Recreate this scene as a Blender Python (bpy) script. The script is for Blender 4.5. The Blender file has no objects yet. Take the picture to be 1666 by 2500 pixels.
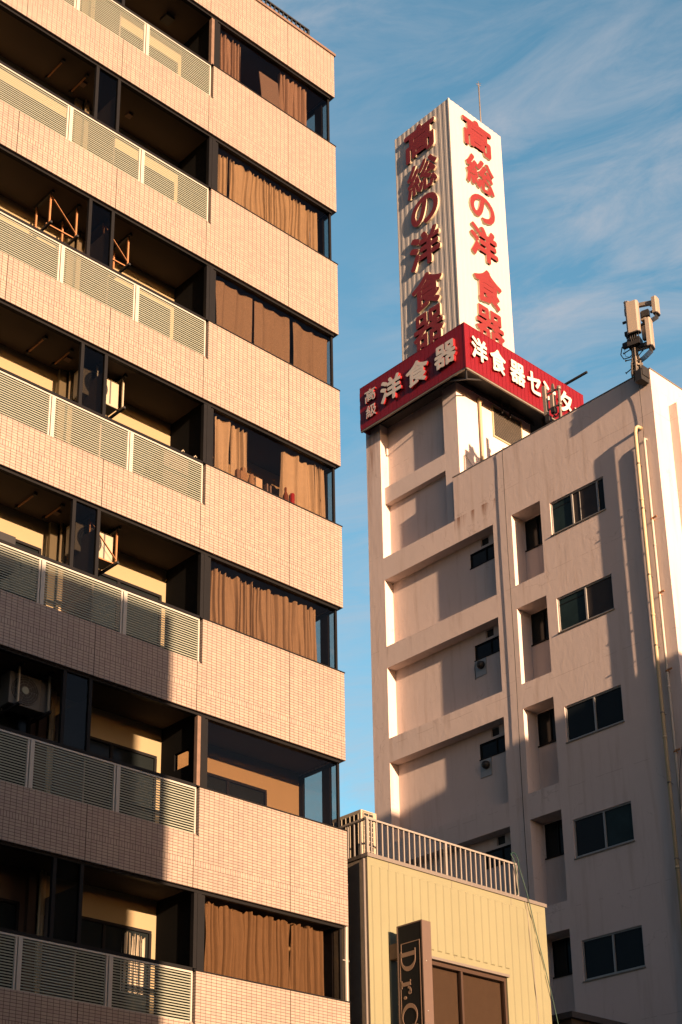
import bpy, bmesh, math, random
from mathutils import Vector, Matrix
R = math.radians
rnd = random.Random(7)
scene = bpy.context.scene
COL = scene.collection

# ------------------------------------------------------------------ camera
# The origin of the scene is the photographer's eye; the ground lies 1.6 m below it.
GZ = -1.6
cam_d = bpy.data.cameras.new("camera")
cam = bpy.data.objects.new("camera", cam_d); COL.objects.link(cam)
right = Vector((0.73819, -0.67451, -0.01035))
down = Vector((0.24123, 0.27827, -0.92972))
fwd = Vector((0.62998, 0.68381, 0.36813))
fwd.normalize(); right = (right - fwd * right.dot(fwd)).normalized(); down = fwd.cross(right)
cam.matrix_world = Matrix(((right.x, -down.x, -fwd.x, 0), (right.y, -down.y, -fwd.y, 0), (right.z, -down.z, -fwd.z, 0), (0, 0, 0, 1)))
cam_d.sensor_fit = 'AUTO'; cam_d.sensor_width = 36.0
cam_d.lens = 3897.72 / 2500 * 36.0
cam_d.shift_x = (833 - 789.66) / 2500
cam_d.shift_y = (1890.87 - 1250) / 2500
cam_d.clip_start = 0.1; cam_d.clip_end = 20000
scene.camera = cam

# ------------------------------------------------------------------ light
SUN_DIR = Vector((1.0, 7.43, -1.0)).normalized()      # the way the light travels
SUN_ELEV = math.asin(-SUN_DIR.z)
SUN_AZ = math.atan2(-SUN_DIR.x, -SUN_DIR.y)           # clockwise from +Y
sun_d = bpy.data.lights.new("sun", 'SUN'); sun_d.energy = 5.0; sun_d.angle = R(0.55); sun_d.color = (1.0, 0.64, 0.39)
sun = bpy.data.objects.new("sun", sun_d); COL.objects.link(sun)
sun.rotation_euler = SUN_DIR.to_track_quat('-Z', 'Y').to_euler(); sun.location = (-10, -60, 60)

world = bpy.data.worlds.new("World"); scene.world = world; world.use_nodes = True
wn = world.node_tree; wn.nodes.clear()
def N(nt, typ, **kw):
    n = nt.nodes.new(typ)
    for k, v in kw.items(): setattr(n, k, v)
    return n
wo = N(wn, 'ShaderNodeOutputWorld'); bg = N(wn, 'ShaderNodeBackground')
sky = N(wn, 'ShaderNodeTexSky'); sky.sky_type = 'NISHITA'; sky.sun_disc = False
sky.sun_elevation = SUN_ELEV; sky.sun_rotation = SUN_AZ
sky.air_density = 1.0; sky.dust_density = 0.8; sky.ozone_density = 2.5; sky.altitude = 50
tc = N(wn, 'ShaderNodeTexCoord')
mp0 = N(wn, 'ShaderNodeMapping'); mp0.inputs['Rotation'].default_value = (0, R(14), R(42.4))
mp = N(wn, 'ShaderNodeMapping'); mp.inputs['Scale'].default_value = (5.0, 5.0, 19.0)
nz = N(wn, 'ShaderNodeTexNoise'); nz.inputs['Scale'].default_value = 1.5; nz.inputs['Detail'].default_value = 7; nz.inputs['Roughness'].default_value = 0.66; nz.inputs['Distortion'].default_value = 0.7
nb = N(wn, 'ShaderNodeTexNoise'); nb.inputs['Scale'].default_value = 5.2; nb.inputs['Detail'].default_value = 3
ra = N(wn, 'ShaderNodeMapRange'); ra.inputs['From Min'].default_value = 0.38; ra.inputs['From Max'].default_value = 0.70
rb = N(wn, 'ShaderNodeMapRange'); rb.inputs['From Min'].default_value = 0.34; rb.inputs['From Max'].default_value = 0.66
mu = N(wn, 'ShaderNodeMath', operation='MULTIPLY'); mu2 = N(wn, 'ShaderNodeMath', operation='MULTIPLY'); mu2.inputs[1].default_value = 0.66
hs = N(wn, 'ShaderNodeHueSaturation'); hs.inputs['Saturation'].default_value = 1.05; hs.inputs['Value'].default_value = 1.0
cm = N(wn, 'ShaderNodeMixRGB'); cm.inputs['Color2'].default_value = (2.7, 2.75, 3.0, 1)
L = wn.links.new
L(tc.outputs['Generated'], mp0.inputs['Vector']); L(mp0.outputs[0], mp.inputs['Vector']); L(mp.outputs[0], nz.inputs['Vector']); L(tc.outputs['Generated'], nb.inputs['Vector'])
L(nz.outputs['Fac'], ra.inputs['Value']); L(nb.outputs['Fac'], rb.inputs['Value'])
L(ra.outputs[0], mu.inputs[0]); L(rb.outputs[0], mu.inputs[1]); L(mu.outputs[0], mu2.inputs[0])
L(sky.outputs[0], hs.inputs['Color']); L(mu2.outputs[0], cm.inputs['Fac'])
# added direction tint: sky brightened ahead of the camera, dimmed elsewhere to cut the fill
vd = N(wn, 'ShaderNodeVectorMath', operation='DOT_PRODUCT'); vd.inputs[1].default_value = (0.62, 0.71, 0.33)
vr = N(wn, 'ShaderNodeMapRange'); vr.interpolation_type = 'SMOOTHSTEP'; vr.inputs['From Min'].default_value = 0.45; vr.inputs['From Max'].default_value = 0.93
vm = N(wn, 'ShaderNodeMixRGB'); vm.inputs['Color1'].default_value = (0.42, 0.44, 0.46, 1); vm.inputs['Color2'].default_value = (1.8, 2.0, 1.62, 1)
vx = N(wn, 'ShaderNodeMixRGB', blend_type='MULTIPLY'); vx.inputs['Fac'].default_value = 1.0
L(tc.outputs['Generated'], vd.inputs[0]); L(vd.outputs['Value'], vr.inputs['Value']); L(vr.outputs[0], vm.inputs['Fac'])
# unseen warm boost added on the sun's side to lift the shaded street fronts
sd_ = N(wn, 'ShaderNodeVectorMath', operation='DOT_PRODUCT'); sd_.inputs[1].default_value = (-0.13, -0.98, 0.16)
sr_ = N(wn, 'ShaderNodeMapRange'); sr_.interpolation_type = 'SMOOTHSTEP'; sr_.inputs['From Min'].default_value = 0.35; sr_.inputs['From Max'].default_value = 0.95
sm_ = N(wn, 'ShaderNodeMixRGB'); sm_.inputs['Color2'].default_value = (2.1, 1.5, 1.25, 1)
L(tc.outputs['Generated'], sd_.inputs[0]); L(sd_.outputs['Value'], sr_.inputs['Value']); L(sr_.outputs[0], sm_.inputs['Fac']); L(vm.outputs[0], sm_.inputs['Color1'])
L(hs.outputs[0], vx.inputs['Color1']); L(sm_.outputs[0], vx.inputs['Color2']); L(vx.outputs[0], cm.inputs['Color1'])
L(cm.outputs[0], bg.inputs['Color']); bg.inputs['Strength'].default_value = 0.065
L(bg.outputs[0], wo.inputs['Surface'])

vs = scene.view_settings
vs.view_transform = 'Standard'; vs.look = 'None'; vs.gamma = 1.0; vs.use_curve_mapping = False
vs.exposure = 1.6
scene.render.engine = 'CYCLES'
cy = scene.cycles
cy.max_bounces = 8; cy.diffuse_bounces = 4; cy.glossy_bounces = 4; cy.transmission_bounces = 6; cy.transparent_max_bounces = 16
cy.use_denoising = True; cy.caustics_reflective = False; cy.caustics_refractive = False

# ------------------------------------------------------------------ materials
def newmat(name):
    m = bpy.data.materials.new(name); m.use_nodes = True
    nt = m.node_tree; b = nt.nodes['Principled BSDF']
    return m, nt, b
def pos(nt):
    return N(nt, 'ShaderNodeNewGeometry').outputs['Position']
def mth(nt, op, a, b=None, c=None):
    n = N(nt, 'ShaderNodeMath', operation=op)
    for i, v in enumerate((a, b, c)):
        if v is None: continue
        if isinstance(v, (int, float)): n.inputs[i].default_value = v
        else: nt.links.new(v, n.inputs[i])
    return n.outputs[0]
def plain(name, col, rough=0.6, metal=0.0, var=0.06, scale=6.0, bump=0.0, spec=0.4):
    m, nt, b = newmat(name)
    b.inputs['Roughness'].default_value = rough; b.inputs['Metallic'].default_value = metal
    b.inputs['Specular IOR Level'].default_value = spec
    nzn = N(nt, 'ShaderNodeTexNoise'); nzn.inputs['Scale'].default_value = scale; nzn.inputs['Detail'].default_value = 5
    nt.links.new(pos(nt), nzn.inputs['Vector'])
    mix = N(nt, 'ShaderNodeMixRGB')
    mix.inputs['Color1'].default_value = tuple(max(0, c * (1 - var)) for c in col) + (1,)
    mix.inputs['Color2'].default_value = tuple(min(1, c * (1 + var)) for c in col) + (1,)
    nt.links.new(nzn.outputs['Fac'], mix.inputs['Fac']); nt.links.new(mix.outputs[0], b.inputs['Base Color'])
    if bump:
        bp = N(nt, 'ShaderNodeBump'); bp.inputs['Strength'].default_value = bump; bp.inputs['Distance'].default_value = 0.02
        nt.links.new(nzn.outputs['Fac'], bp.inputs['Height']); nt.links.new(bp.outputs[0], b.inputs['Normal'])
    return m

TILE_Z0 = 22.474 - 2.996 * 7 - 0.0
def tile_material():
    m, nt, b = newmat("pink mosaic tile")
    g = N(nt, 'ShaderNodeNewGeometry')
    sp = N(nt, 'ShaderNodeSeparateXYZ'); nt.links.new(g.outputs['Position'], sp.inputs[0])
    sn = N(nt, 'ShaderNodeSeparateXYZ'); nt.links.new(g.outputs['Normal'], sn.inputs[0])
    isx = mth(nt, 'GREATER_THAN', mth(nt, 'ABSOLUTE', sn.outputs[0]), 0.5)
    u = mth(nt, 'ADD', mth(nt, 'MULTIPLY', sp.outputs[0], mth(nt, 'SUBTRACT', 1.0, isx)), mth(nt, 'MULTIPLY', mth(nt, 'ADD', sp.outputs[1], -0.94), isx))
    zl = mth(nt, 'FLOORED_MODULO', mth(nt, 'SUBTRACT', sp.outputs[2], TILE_Z0), 2.996)
    us = mth(nt, 'SUBTRACT', u, 16.507 - 0.1005 * 200)
    sold = mth(nt, 'MULTIPLY', mth(nt, 'GREATER_THAN', zl, 0.355), mth(nt, 'LESS_THAN', zl, 0.455))
    wid = mth(nt, 'SUBTRACT', 0.1005, mth(nt, 'MULTIPLY', sold, 0.05025))
    hgt = mth(nt, 'ADD', 0.05, mth(nt, 'MULTIPLY', sold, 0.05))
    zz = mth(nt, 'ADD', mth(nt, 'SUBTRACT', zl, 0.355), 5.0)
    cu = mth(nt, 'DIVIDE', us, wid); cv = mth(nt, 'DIVIDE', zz, hgt)
    fu = mth(nt, 'FRACT', cu); fv = mth(nt, 'FRACT', cv)
    du = mth(nt, 'MULTIPLY', mth(nt, 'SUBTRACT', 0.5, mth(nt, 'ABSOLUTE', mth(nt, 'SUBTRACT', fu, 0.5))), wid)
    dv = mth(nt, 'MULTIPLY', mth(nt, 'SUBTRACT', 0.5, mth(nt, 'ABSOLUTE', mth(nt, 'SUBTRACT', fv, 0.5))), hgt)
    d = mth(nt, 'MINIMUM', du, dv)
    mr = N(nt, 'ShaderNodeMapRange'); mr.inputs['From Min'].default_value = 0.0026; mr.inputs['From Max'].default_value = 0.0050
    ej = mth(nt, 'GREATER_THAN', mth(nt, 'FLOORED_MODULO', us, 2.01), 0.012)      # expansion joints
    nt.links.new(mth(nt, 'MULTIPLY', d, ej), mr.inputs['Value'])
    cb = N(nt, 'ShaderNodeCombineXYZ')
    nt.links.new(mth(nt, 'FLOOR', cu), cb.inputs[0]); nt.links.new(mth(nt, 'FLOOR', cv), cb.inputs[1])
    nt.links.new(mth(nt, 'FLOOR', mth(nt, 'DIVIDE', sp.outputs[2], 2.996)), cb.inputs[2])
    wnz = N(nt, 'ShaderNodeTexWhiteNoise'); nt.links.new(cb.outputs[0], wnz.inputs['Vector'])
    rampn = N(nt, 'ShaderNodeValToRGB'); cr = rampn.color_ramp
    cr.elements[0].color = (0.262, 0.206, 0.180, 1); cr.elements[1].color = (0.298, 0.246, 0.205, 1)
    e = cr.elements.new(0.5); e.color = (0.280, 0.226, 0.192, 1)
    nt.links.new(wnz.outputs['Value'], rampn.inputs['Fac'])
    big = N(nt, 'ShaderNodeTexNoise'); big.inputs['Scale'].default_value = 0.5; big.inputs['Detail'].default_value = 4
    nt.links.new(g.outputs['Position'], big.inputs['Vector'])
    mrb = N(nt, 'ShaderNodeMapRange'); mrb.inputs['To Min'].default_value = 0.78; mrb.inputs['To Max'].default_value = 1.2
    # faint rain runs down the bands
    mst = N(nt, 'ShaderNodeMapping'); mst.inputs['Scale'].default_value = (5.0, 5.0, 0.35); nt.links.new(g.outputs['Position'], mst.inputs['Vector'])
    nst = N(nt, 'ShaderNodeTexNoise'); nst.inputs['Scale'].default_value = 1.5; nst.inputs['Detail'].default_value = 5; nt.links.new(mst.outputs[0], nst.inputs['Vector'])
    nt.links.new(mth(nt, 'ADD', mth(nt, 'MULTIPLY', big.outputs['Fac'], 0.55), mth(nt, 'MULTIPLY', nst.outputs['Fac'], 0.45)), mrb.inputs['Value'])
    mulc = N(nt, 'ShaderNodeVectorMath', operation='SCALE'); nt.links.new(rampn.outputs[0], mulc.inputs[0]); nt.links.new(mrb.outputs[0], mulc.inputs['Scale'])
    mix = N(nt, 'ShaderNodeMixRGB'); mix.inputs['Color1'].default_value = (0.045, 0.028, 0.018, 1)
    nt.links.new(mr.outputs[0], mix.inputs['Fac']); nt.links.new(mulc.outputs[0], mix.inputs['Color2'])
    nt.links.new(mix.outputs[0], b.inputs['Base Color'])
    b.inputs['Roughness'].default_value = 0.42; b.inputs['Specular IOR Level'].default_value = 0.35
    bp = N(nt, 'ShaderNodeBump'); bp.inputs['Strength'].default_value = 0.5; bp.inputs['Distance'].default_value = 0.003
    nt.links.new(mr.outputs[0], bp.inputs['Height']); nt.links.new(bp.outputs[0], b.inputs['Normal'])
    return m

def plaster_material(name, col, stain=0.5):
    m, nt, b = newmat(name)
    P = pos(nt)
    n1 = N(nt, 'ShaderNodeTexNoise'); n1.inputs['Scale'].default_value = 0.8; n1.inputs['Detail'].default_value = 8; n1.inputs['Roughness'].default_value = 0.65
    nt.links.new(P, n1.inputs['Vector'])
    # vertical dirt streaks
    mpn = N(nt, 'ShaderNodeMapping'); mpn.inputs['Scale'].default_value = (3.2, 3.2, 0.28); nt.links.new(P, mpn.inputs['Vector'])
    n2 = N(nt, 'ShaderNodeTexNoise'); n2.inputs['Scale'].default_value = 1.6; n2.inputs['Detail'].default_value = 6; n2.inputs['Roughness'].default_value = 0.6
    nt.links.new(mpn.outputs[0], n2.inputs['Vector'])
    r2 = N(nt, 'ShaderNodeMapRange'); r2.inputs['From Min'].default_value = 0.53; r2.inputs['From Max'].default_value = 0.8
    nt.links.new(n2.outputs['Fac'], r2.inputs['Value'])
    m1 = N(nt, 'ShaderNodeMixRGB')
    m1.inputs['Color1'].default_value = tuple(c * 0.9 for c in col) + (1,); m1.inputs['Color2'].default_value = tuple(min(1, c * 1.08) for c in col) + (1,)
    nt.links.new(n1.outputs['Fac'], m1.inputs['Fac'])
    m2 = N(nt, 'ShaderNodeMixRGB'); m2.inputs['Color2'].default_value = (col[0] * 0.62, col[1] * 0.55, col[2] * 0.47, 1)
    nt.links.new(m1.outputs[0], m2.inputs['Color1']); nt.links.new(mth(nt, 'MULTIPLY', r2.outputs[0], stain), m2.inputs['Fac'])
    # hairline cracks
    vo = N(nt, 'ShaderNodeTexVoronoi'); vo.feature = 'DISTANCE_TO_EDGE'; vo.inputs['Scale'].default_value = 0.42
    dn = N(nt, 'ShaderNodeTexNoise'); dn.inputs['Scale'].default_value = 2.0; dn.inputs['Detail'].default_value = 4
    nt.links.new(P, dn.inputs['Vector'])
    av = N(nt, 'ShaderNodeVectorMath', operation='ADD'); nt.links.new(P, av.inputs[0]); nt.links.new(dn.outputs['Color'], av.inputs[1])
    nt.links.new(av.outputs[0], vo.inputs['Vector'])
    cr = mth(nt, 'MULTIPLY', mth(nt, 'LESS_THAN', vo.outputs['Distance'], 0.004), mth(nt, 'GREATER_THAN', n1.outputs['Fac'], 0.54))
    m3 = N(nt, 'ShaderNodeMixRGB'); m3.inputs['Color2'].default_value = (col[0] * 0.35, col[1] * 0.3, col[2] * 0.26, 1)
    nt.links.new(m2.outputs[0], m3.inputs['Color1']); nt.links.new(mth(nt, 'MULTIPLY', cr, 0.22), m3.inputs['Fac'])
    last = m3.outputs[0]
    sp = N(nt, 'ShaderNodeSeparateXYZ'); nt.links.new(P, sp.inputs[0])
    nj = N(nt, 'ShaderNodeTexNoise'); nj.inputs['Scale'].default_value = 2.2; nj.inputs['Detail'].default_value = 6; nt.links.new(P, nj.inputs['Vector'])
    def blend(fac, col2):
        mm = N(nt, 'ShaderNodeMixRGB'); mm.inputs['Color2'].default_value = col2 + (1,)
        nt.links.new(last, mm.inputs['Color1']); nt.links.new(fac, mm.inputs['Fac']); return mm.outputs[0]
    def region(y0, y1, z0, z1, thr, soft):
        a = mth(nt, 'MULTIPLY', mth(nt, 'GREATER_THAN', sp.outputs[1], y0), mth(nt, 'LESS_THAN', sp.outputs[1], y1))
        f = N(nt, 'ShaderNodeMapRange'); f.inputs['From Min'].default_value = z0; f.inputs['From Max'].default_value = z1; nt.links.new(sp.outputs[2], f.inputs['Value'])
        g2 = mth(nt, 'MULTIPLY', f.outputs[0], mth(nt, 'LESS_THAN', sp.outputs[2], z1))
        q = N(nt, 'ShaderNodeMapRange'); q.inputs['From Min'].default_value = thr; q.inputs['From Max'].default_value = thr + soft; nt.links.new(n2.outputs['Fac'], q.inputs['Value'])
        return mth(nt, 'MULTIPLY', mth(nt, 'MULTIPLY', a, g2), q.outputs[0])
    if stain > 0.3:
        # pour joints at the floor levels, partly visible
        zj = mth(nt, 'FLOORED_MODULO', mth(nt, 'ADD', sp.outputs[2], mth(nt, 'ADD', -19.62, mth(nt, 'MULTIPLY', nj.outputs['Fac'], 0.06))), 2.95)
        jl = mth(nt, 'MULTIPLY', mth(nt, 'LESS_THAN', zj, 0.011), mth(nt, 'GREATER_THAN', nj.outputs['Fac'], 0.5))
        last = blend(mth(nt, 'MULTIPLY', jl, 0.45), (col[0]*0.4, col[1]*0.33, col[2]*0.28))
        # rust runs below the leaking joint and at the top of the left pier
        rust = (0.20, 0.09, 0.045)
        last = blend(mth(nt, 'MULTIPLY', region(23.95, 25.42, 22.05, 22.46, 0.47, 0.16), 0.85), rust)
        last = blend(mth(nt, 'MULTIPLY', region(25.42, 26.4, 21.75, 22.42, 0.53, 0.12), 0.7), rust)
        last = blend(mth(nt, 'MULTIPLY', region(28.28, 28.75, 22.6, 26.7, 0.40, 0.25), 0.65), rust)
        for t_, b_ in ((19.60, 18.75), (16.83, 16.0), (13.86, 13.0)):
            last = blend(mth(nt, 'MULTIPLY', region(22.4, 28.2, t_ - 0.5, t_, 0.52, 0.2), 0.35), (col[0]*0.5, col[1]*0.42, col[2]*0.36))
    nt.links.new(last, b.inputs['Base Color'])
    b.inputs['Roughness'].default_value = 0.88; b.inputs['Specular IOR Level'].default_value = 0.2
    # trowelled bump
    mp3 = N(nt, 'ShaderNodeMapping'); mp3.inputs['Scale'].default_value = (1.0, 1.0, 0.55); nt.links.new(P, mp3.inputs['Vector'])
    n3 = N(nt, 'ShaderNodeTexNoise'); n3.inputs['Scale'].default_value = 5.5; n3.inputs['Detail'].default_value = 8; n3.inputs['Roughness'].default_value = 0.62; n3.inputs['Distortion'].default_value = 0.6
    nt.links.new(mp3.outputs[0], n3.inputs['Vector'])
    bp = N(nt, 'ShaderNodeBump'); bp.inputs['Strength'].default_value = 0.42; bp.inputs['Distance'].default_value = 0.011
    nt.links.new(n3.outputs['Fac'], bp.inputs['Height']); nt.links.new(bp.outputs[0], b.inputs['Normal'])
    return m

def glass_material(name, tint, refl=1.0, rough=0.0):
    m = bpy.data.materials.new(name); m.use_nodes = True; nt = m.node_tree; nt.nodes.clear()
    o = N(nt, 'ShaderNodeOutputMaterial'); tr = N(nt, 'ShaderNodeBsdfTransparent'); gl = N(nt, 'ShaderNodeBsdfGlossy')
    tr.inputs['Color'].default_value = tuple(math.sqrt(c) for c in tint) + (1,); gl.inputs['Roughness'].default_value = rough
    lw = N(nt, 'ShaderNodeLayerWeight'); lw.inputs['Blend'].default_value = 0.5
    fr = mth(nt, 'ADD', mth(nt, 'MULTIPLY', mth(nt, 'POWER', lw.outputs['Facing'], 5.0), 0.94), 0.04)
    mx = N(nt, 'ShaderNodeMixShader')
    nt.links.new(mth(nt, 'MULTIPLY', fr, refl), mx.inputs[0]); nt.links.new(tr.outputs[0], mx.inputs[1]); nt.links.new(gl.outputs[0], mx.inputs[2])
    nt.links.new(mx.outputs[0], o.inputs['Surface'])
    return m

def cloth_material(name, col, weave=0.0):
    m = bpy.data.materials.new(name); m.use_nodes = True; nt = m.node_tree; nt.nodes.clear()
    o = N(nt, 'ShaderNodeOutputMaterial'); df = N(nt, 'ShaderNodeBsdfDiffuse'); tl = N(nt, 'ShaderNodeBsdfTranslucent'); mx = N(nt, 'ShaderNodeMixShader')
    mx.inputs[0].default_value = 0.12
    nn = N(nt, 'ShaderNodeTexNoise'); nn.inputs['Scale'].default_value = 40 if weave else 9; nn.inputs['Detail'].default_value = 4
    nt.links.new(pos(nt), nn.inputs['Vector'])
    mc = N(nt, 'ShaderNodeMixRGB'); v = 0.3 if weave else 0.1
    mc.inputs['Color1'].default_value = tuple(c * (1 - v) for c in col) + (1,); mc.inputs['Color2'].default_value = tuple(min(1, c * (1 + v)) for c in col) + (1,)
    nt.links.new(nn.outputs['Fac'], mc.inputs['Fac'])
    nt.links.new(mc.outputs[0], df.inputs['Color']); nt.links.new(mc.outputs[0], tl.inputs['Color'])
    nt.links.new(df.outputs[0], mx.inputs[1]); nt.links.new(tl.outputs[0], mx.inputs[2]); nt.links.new(mx.outputs[0], o.inputs['Surface'])
    return m

M = {}
M['tile'] = tile_material()
M['plaster'] = plaster_material("old white plaster", (0.555, 0.47, 0.44))
M['bay'] = plaster_material("smoother bay plaster", (0.545, 0.47, 0.445), 0.12)
M['dark'] = plain("dark bronze aluminium", (0.008, 0.008, 0.009), 0.55, 0.0, 0.15, 6.0, 0, 0.12)
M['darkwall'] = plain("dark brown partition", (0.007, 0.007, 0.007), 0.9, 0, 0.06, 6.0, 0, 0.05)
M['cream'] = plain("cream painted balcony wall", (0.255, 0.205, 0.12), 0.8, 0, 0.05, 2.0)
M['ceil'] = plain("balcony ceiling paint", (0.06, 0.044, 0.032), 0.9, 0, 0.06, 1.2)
M['louvre'] = plain("white enamelled louvre", (0.215, 0.235, 0.19), 0.45, 0, 0.04, 3.0)
M['post'] = plain("white enamelled post", (0.36, 0.345, 0.31), 0.45, 0, 0.04, 3.0)
M['edge'] = plain("weathered partition edge", (0.14, 0.09, 0.065), 0.8, 0, 0.35, 9.0)
M['bronze'] = glass_material("bronze tinted glass", (0.66, 0.57, 0.50), 0.45)
M['smoke'] = glass_material("smoked glass", (0.25, 0.245, 0.24), 0.4)
M['clear'] = glass_material("clear glass", (0.62, 0.66, 0.68))
M['winglass'] = plain("dark window glass", (0.010, 0.013, 0.014), 0.12, 0, 0.2, 1.5, 0, 0.12)
M['teal'] = plain("teal curtain behind glass", (0.014, 0.027, 0.028), 0.18, 0, 0.5, 3.0, 0, 0.12)
M['greypane'] = plain("grey blind behind glass", (0.042, 0.036, 0.033), 0.22, 0, 0.25, 3.0, 0, 0.12)
M['alu'] = plain("weathered aluminium", (0.28, 0.275, 0.265), 0.4, 0.25, 0.08)
M['curtain'] = cloth_material("beige curtain cloth", (0.405, 0.35, 0.255))
M['curtain0'] = cloth_material("rose brown curtain cloth", (0.28, 0.215, 0.175))
M['curtain1'] = cloth_material("golden tan curtain cloth", (0.37, 0.315, 0.22))
M['curtain4'] = cloth_material("copper brown curtain cloth", (0.27, 0.215, 0.15))
M['curtain6'] = cloth_material("dark ochre curtain cloth", (0.205, 0.15, 0.095))
M['sheer'] = cloth_material("pale curtain cloth", (0.40, 0.35, 0.27))
M['shade'] = cloth_material("woven shade cloth", (0.215, 0.175, 0.135), 1)
M['white_rib'] = plain("white ribbed steel", (0.42, 0.40, 0.375), 0.5, 0, 0.05, 1.5)
M['redsign'] = plain("red sign steel", (0.145, 0.0035, 0.008), 0.42, 0, 0.08, 2.0)
M['redface'] = plain("red letter face", (0.165, 0.018, 0.017), 0.45, 0, 0.05)
M['creamside'] = plain("cream letter return", (0.46, 0.40, 0.30), 0.6)
M['whiteface'] = plain("white letter face", (0.50, 0.475, 0.44), 0.5)
M['redside'] = plain("red letter return", (0.24, 0.006, 0.011), 0.5)
M['yellow'] = plain("pale yellow cladding", (0.188, 0.183, 0.113), 0.5, 0, 0.09, 1.3)
M['coping'] = plain("grey coping steel", (0.17, 0.15, 0.135), 0.45, 0.2, 0.07)
M['umber'] = plain("dark umber side cladding", (0.075, 0.062, 0.05), 0.7, 0, 0.12, 8.0, 0.2)
M['flank'] = plain("weathered dark umber cladding", (0.16, 0.135, 0.105), 0.7, 0, 0.15, 8.0, 0.2)
M['rail'] = plain("beige railing paint", (0.235, 0.215, 0.195), 0.45, 0.1, 0.06)
M['blackmetal'] = plain("black metal", (0.018, 0.017, 0.016), 0.5, 0, 0.2)
M['black'] = plain("black rubber", (0.012, 0.012, 0.013), 0.6, 0, 0.2)
M['signface'] = plain("black sign face", (0.006, 0.007, 0.009), 0.5, 0, 0.2, 6.0, 0, 0.1)
M['bronzelet'] = plain("bronze lettering", (0.20, 0.135, 0.10), 0.45, 0.2, 0.1)
M['signside'] = plain("brushed sign casing", (0.125, 0.088, 0.074), 0.45, 0.2, 0.07)
M['pipe'] = plain("cream downpipe", (0.40, 0.32, 0.20), 0.5, 0, 0.07)
M['pipegrey'] = plain("pale downpipe", (0.42, 0.375, 0.32), 0.5, 0, 0.07)
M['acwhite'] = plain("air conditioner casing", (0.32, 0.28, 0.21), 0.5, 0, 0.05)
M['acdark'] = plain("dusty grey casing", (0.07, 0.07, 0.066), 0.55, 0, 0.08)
M['rust'] = plain("rusty bracket steel", (0.30, 0.14, 0.06), 0.7, 0.1, 0.3, 14.0)
M['antenna'] = plain("antenna radome", (0.25, 0.21, 0.17), 0.5, 0, 0.05)
M['galv'] = plain("galvanised steel", (0.22, 0.19, 0.155), 0.5, 0.4, 0.18, 12.0)
M['asphalt'] = plain("asphalt", (0.05, 0.05, 0.052), 0.9, 0, 0.2, 20, 0.3)
M['street_wall'] = plain("grey rendered wall", (0.16, 0.15, 0.14), 0.85, 0, 0.08, 1.0)
M['roofdark'] = plain("dark roofing", (0.05, 0.045, 0.045), 0.8, 0, 0.15)
M['bluegreen'] = plain("green cable sheath", (0.008, 0.045, 0.028), 0.5)
M['board'] = plain("grey board", (0.15, 0.12, 0.105), 0.8)
M['brown_and_shade'] = plain("dark brown frame and painted wall shade", (0.045, 0.026, 0.018), 0.5, 0, 0.1)  # also serves as painted shade on the lowest balcony walls
M['red'] = plain("red plastic", (0.25, 0.012, 0.012), 0.4)
M['brownglass'] = plain("brown glass bottle", (0.14, 0.05, 0.025), 0.2)
M['card'] = plain("cardboard", (0.22, 0.15, 0.09), 0.8)

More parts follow.
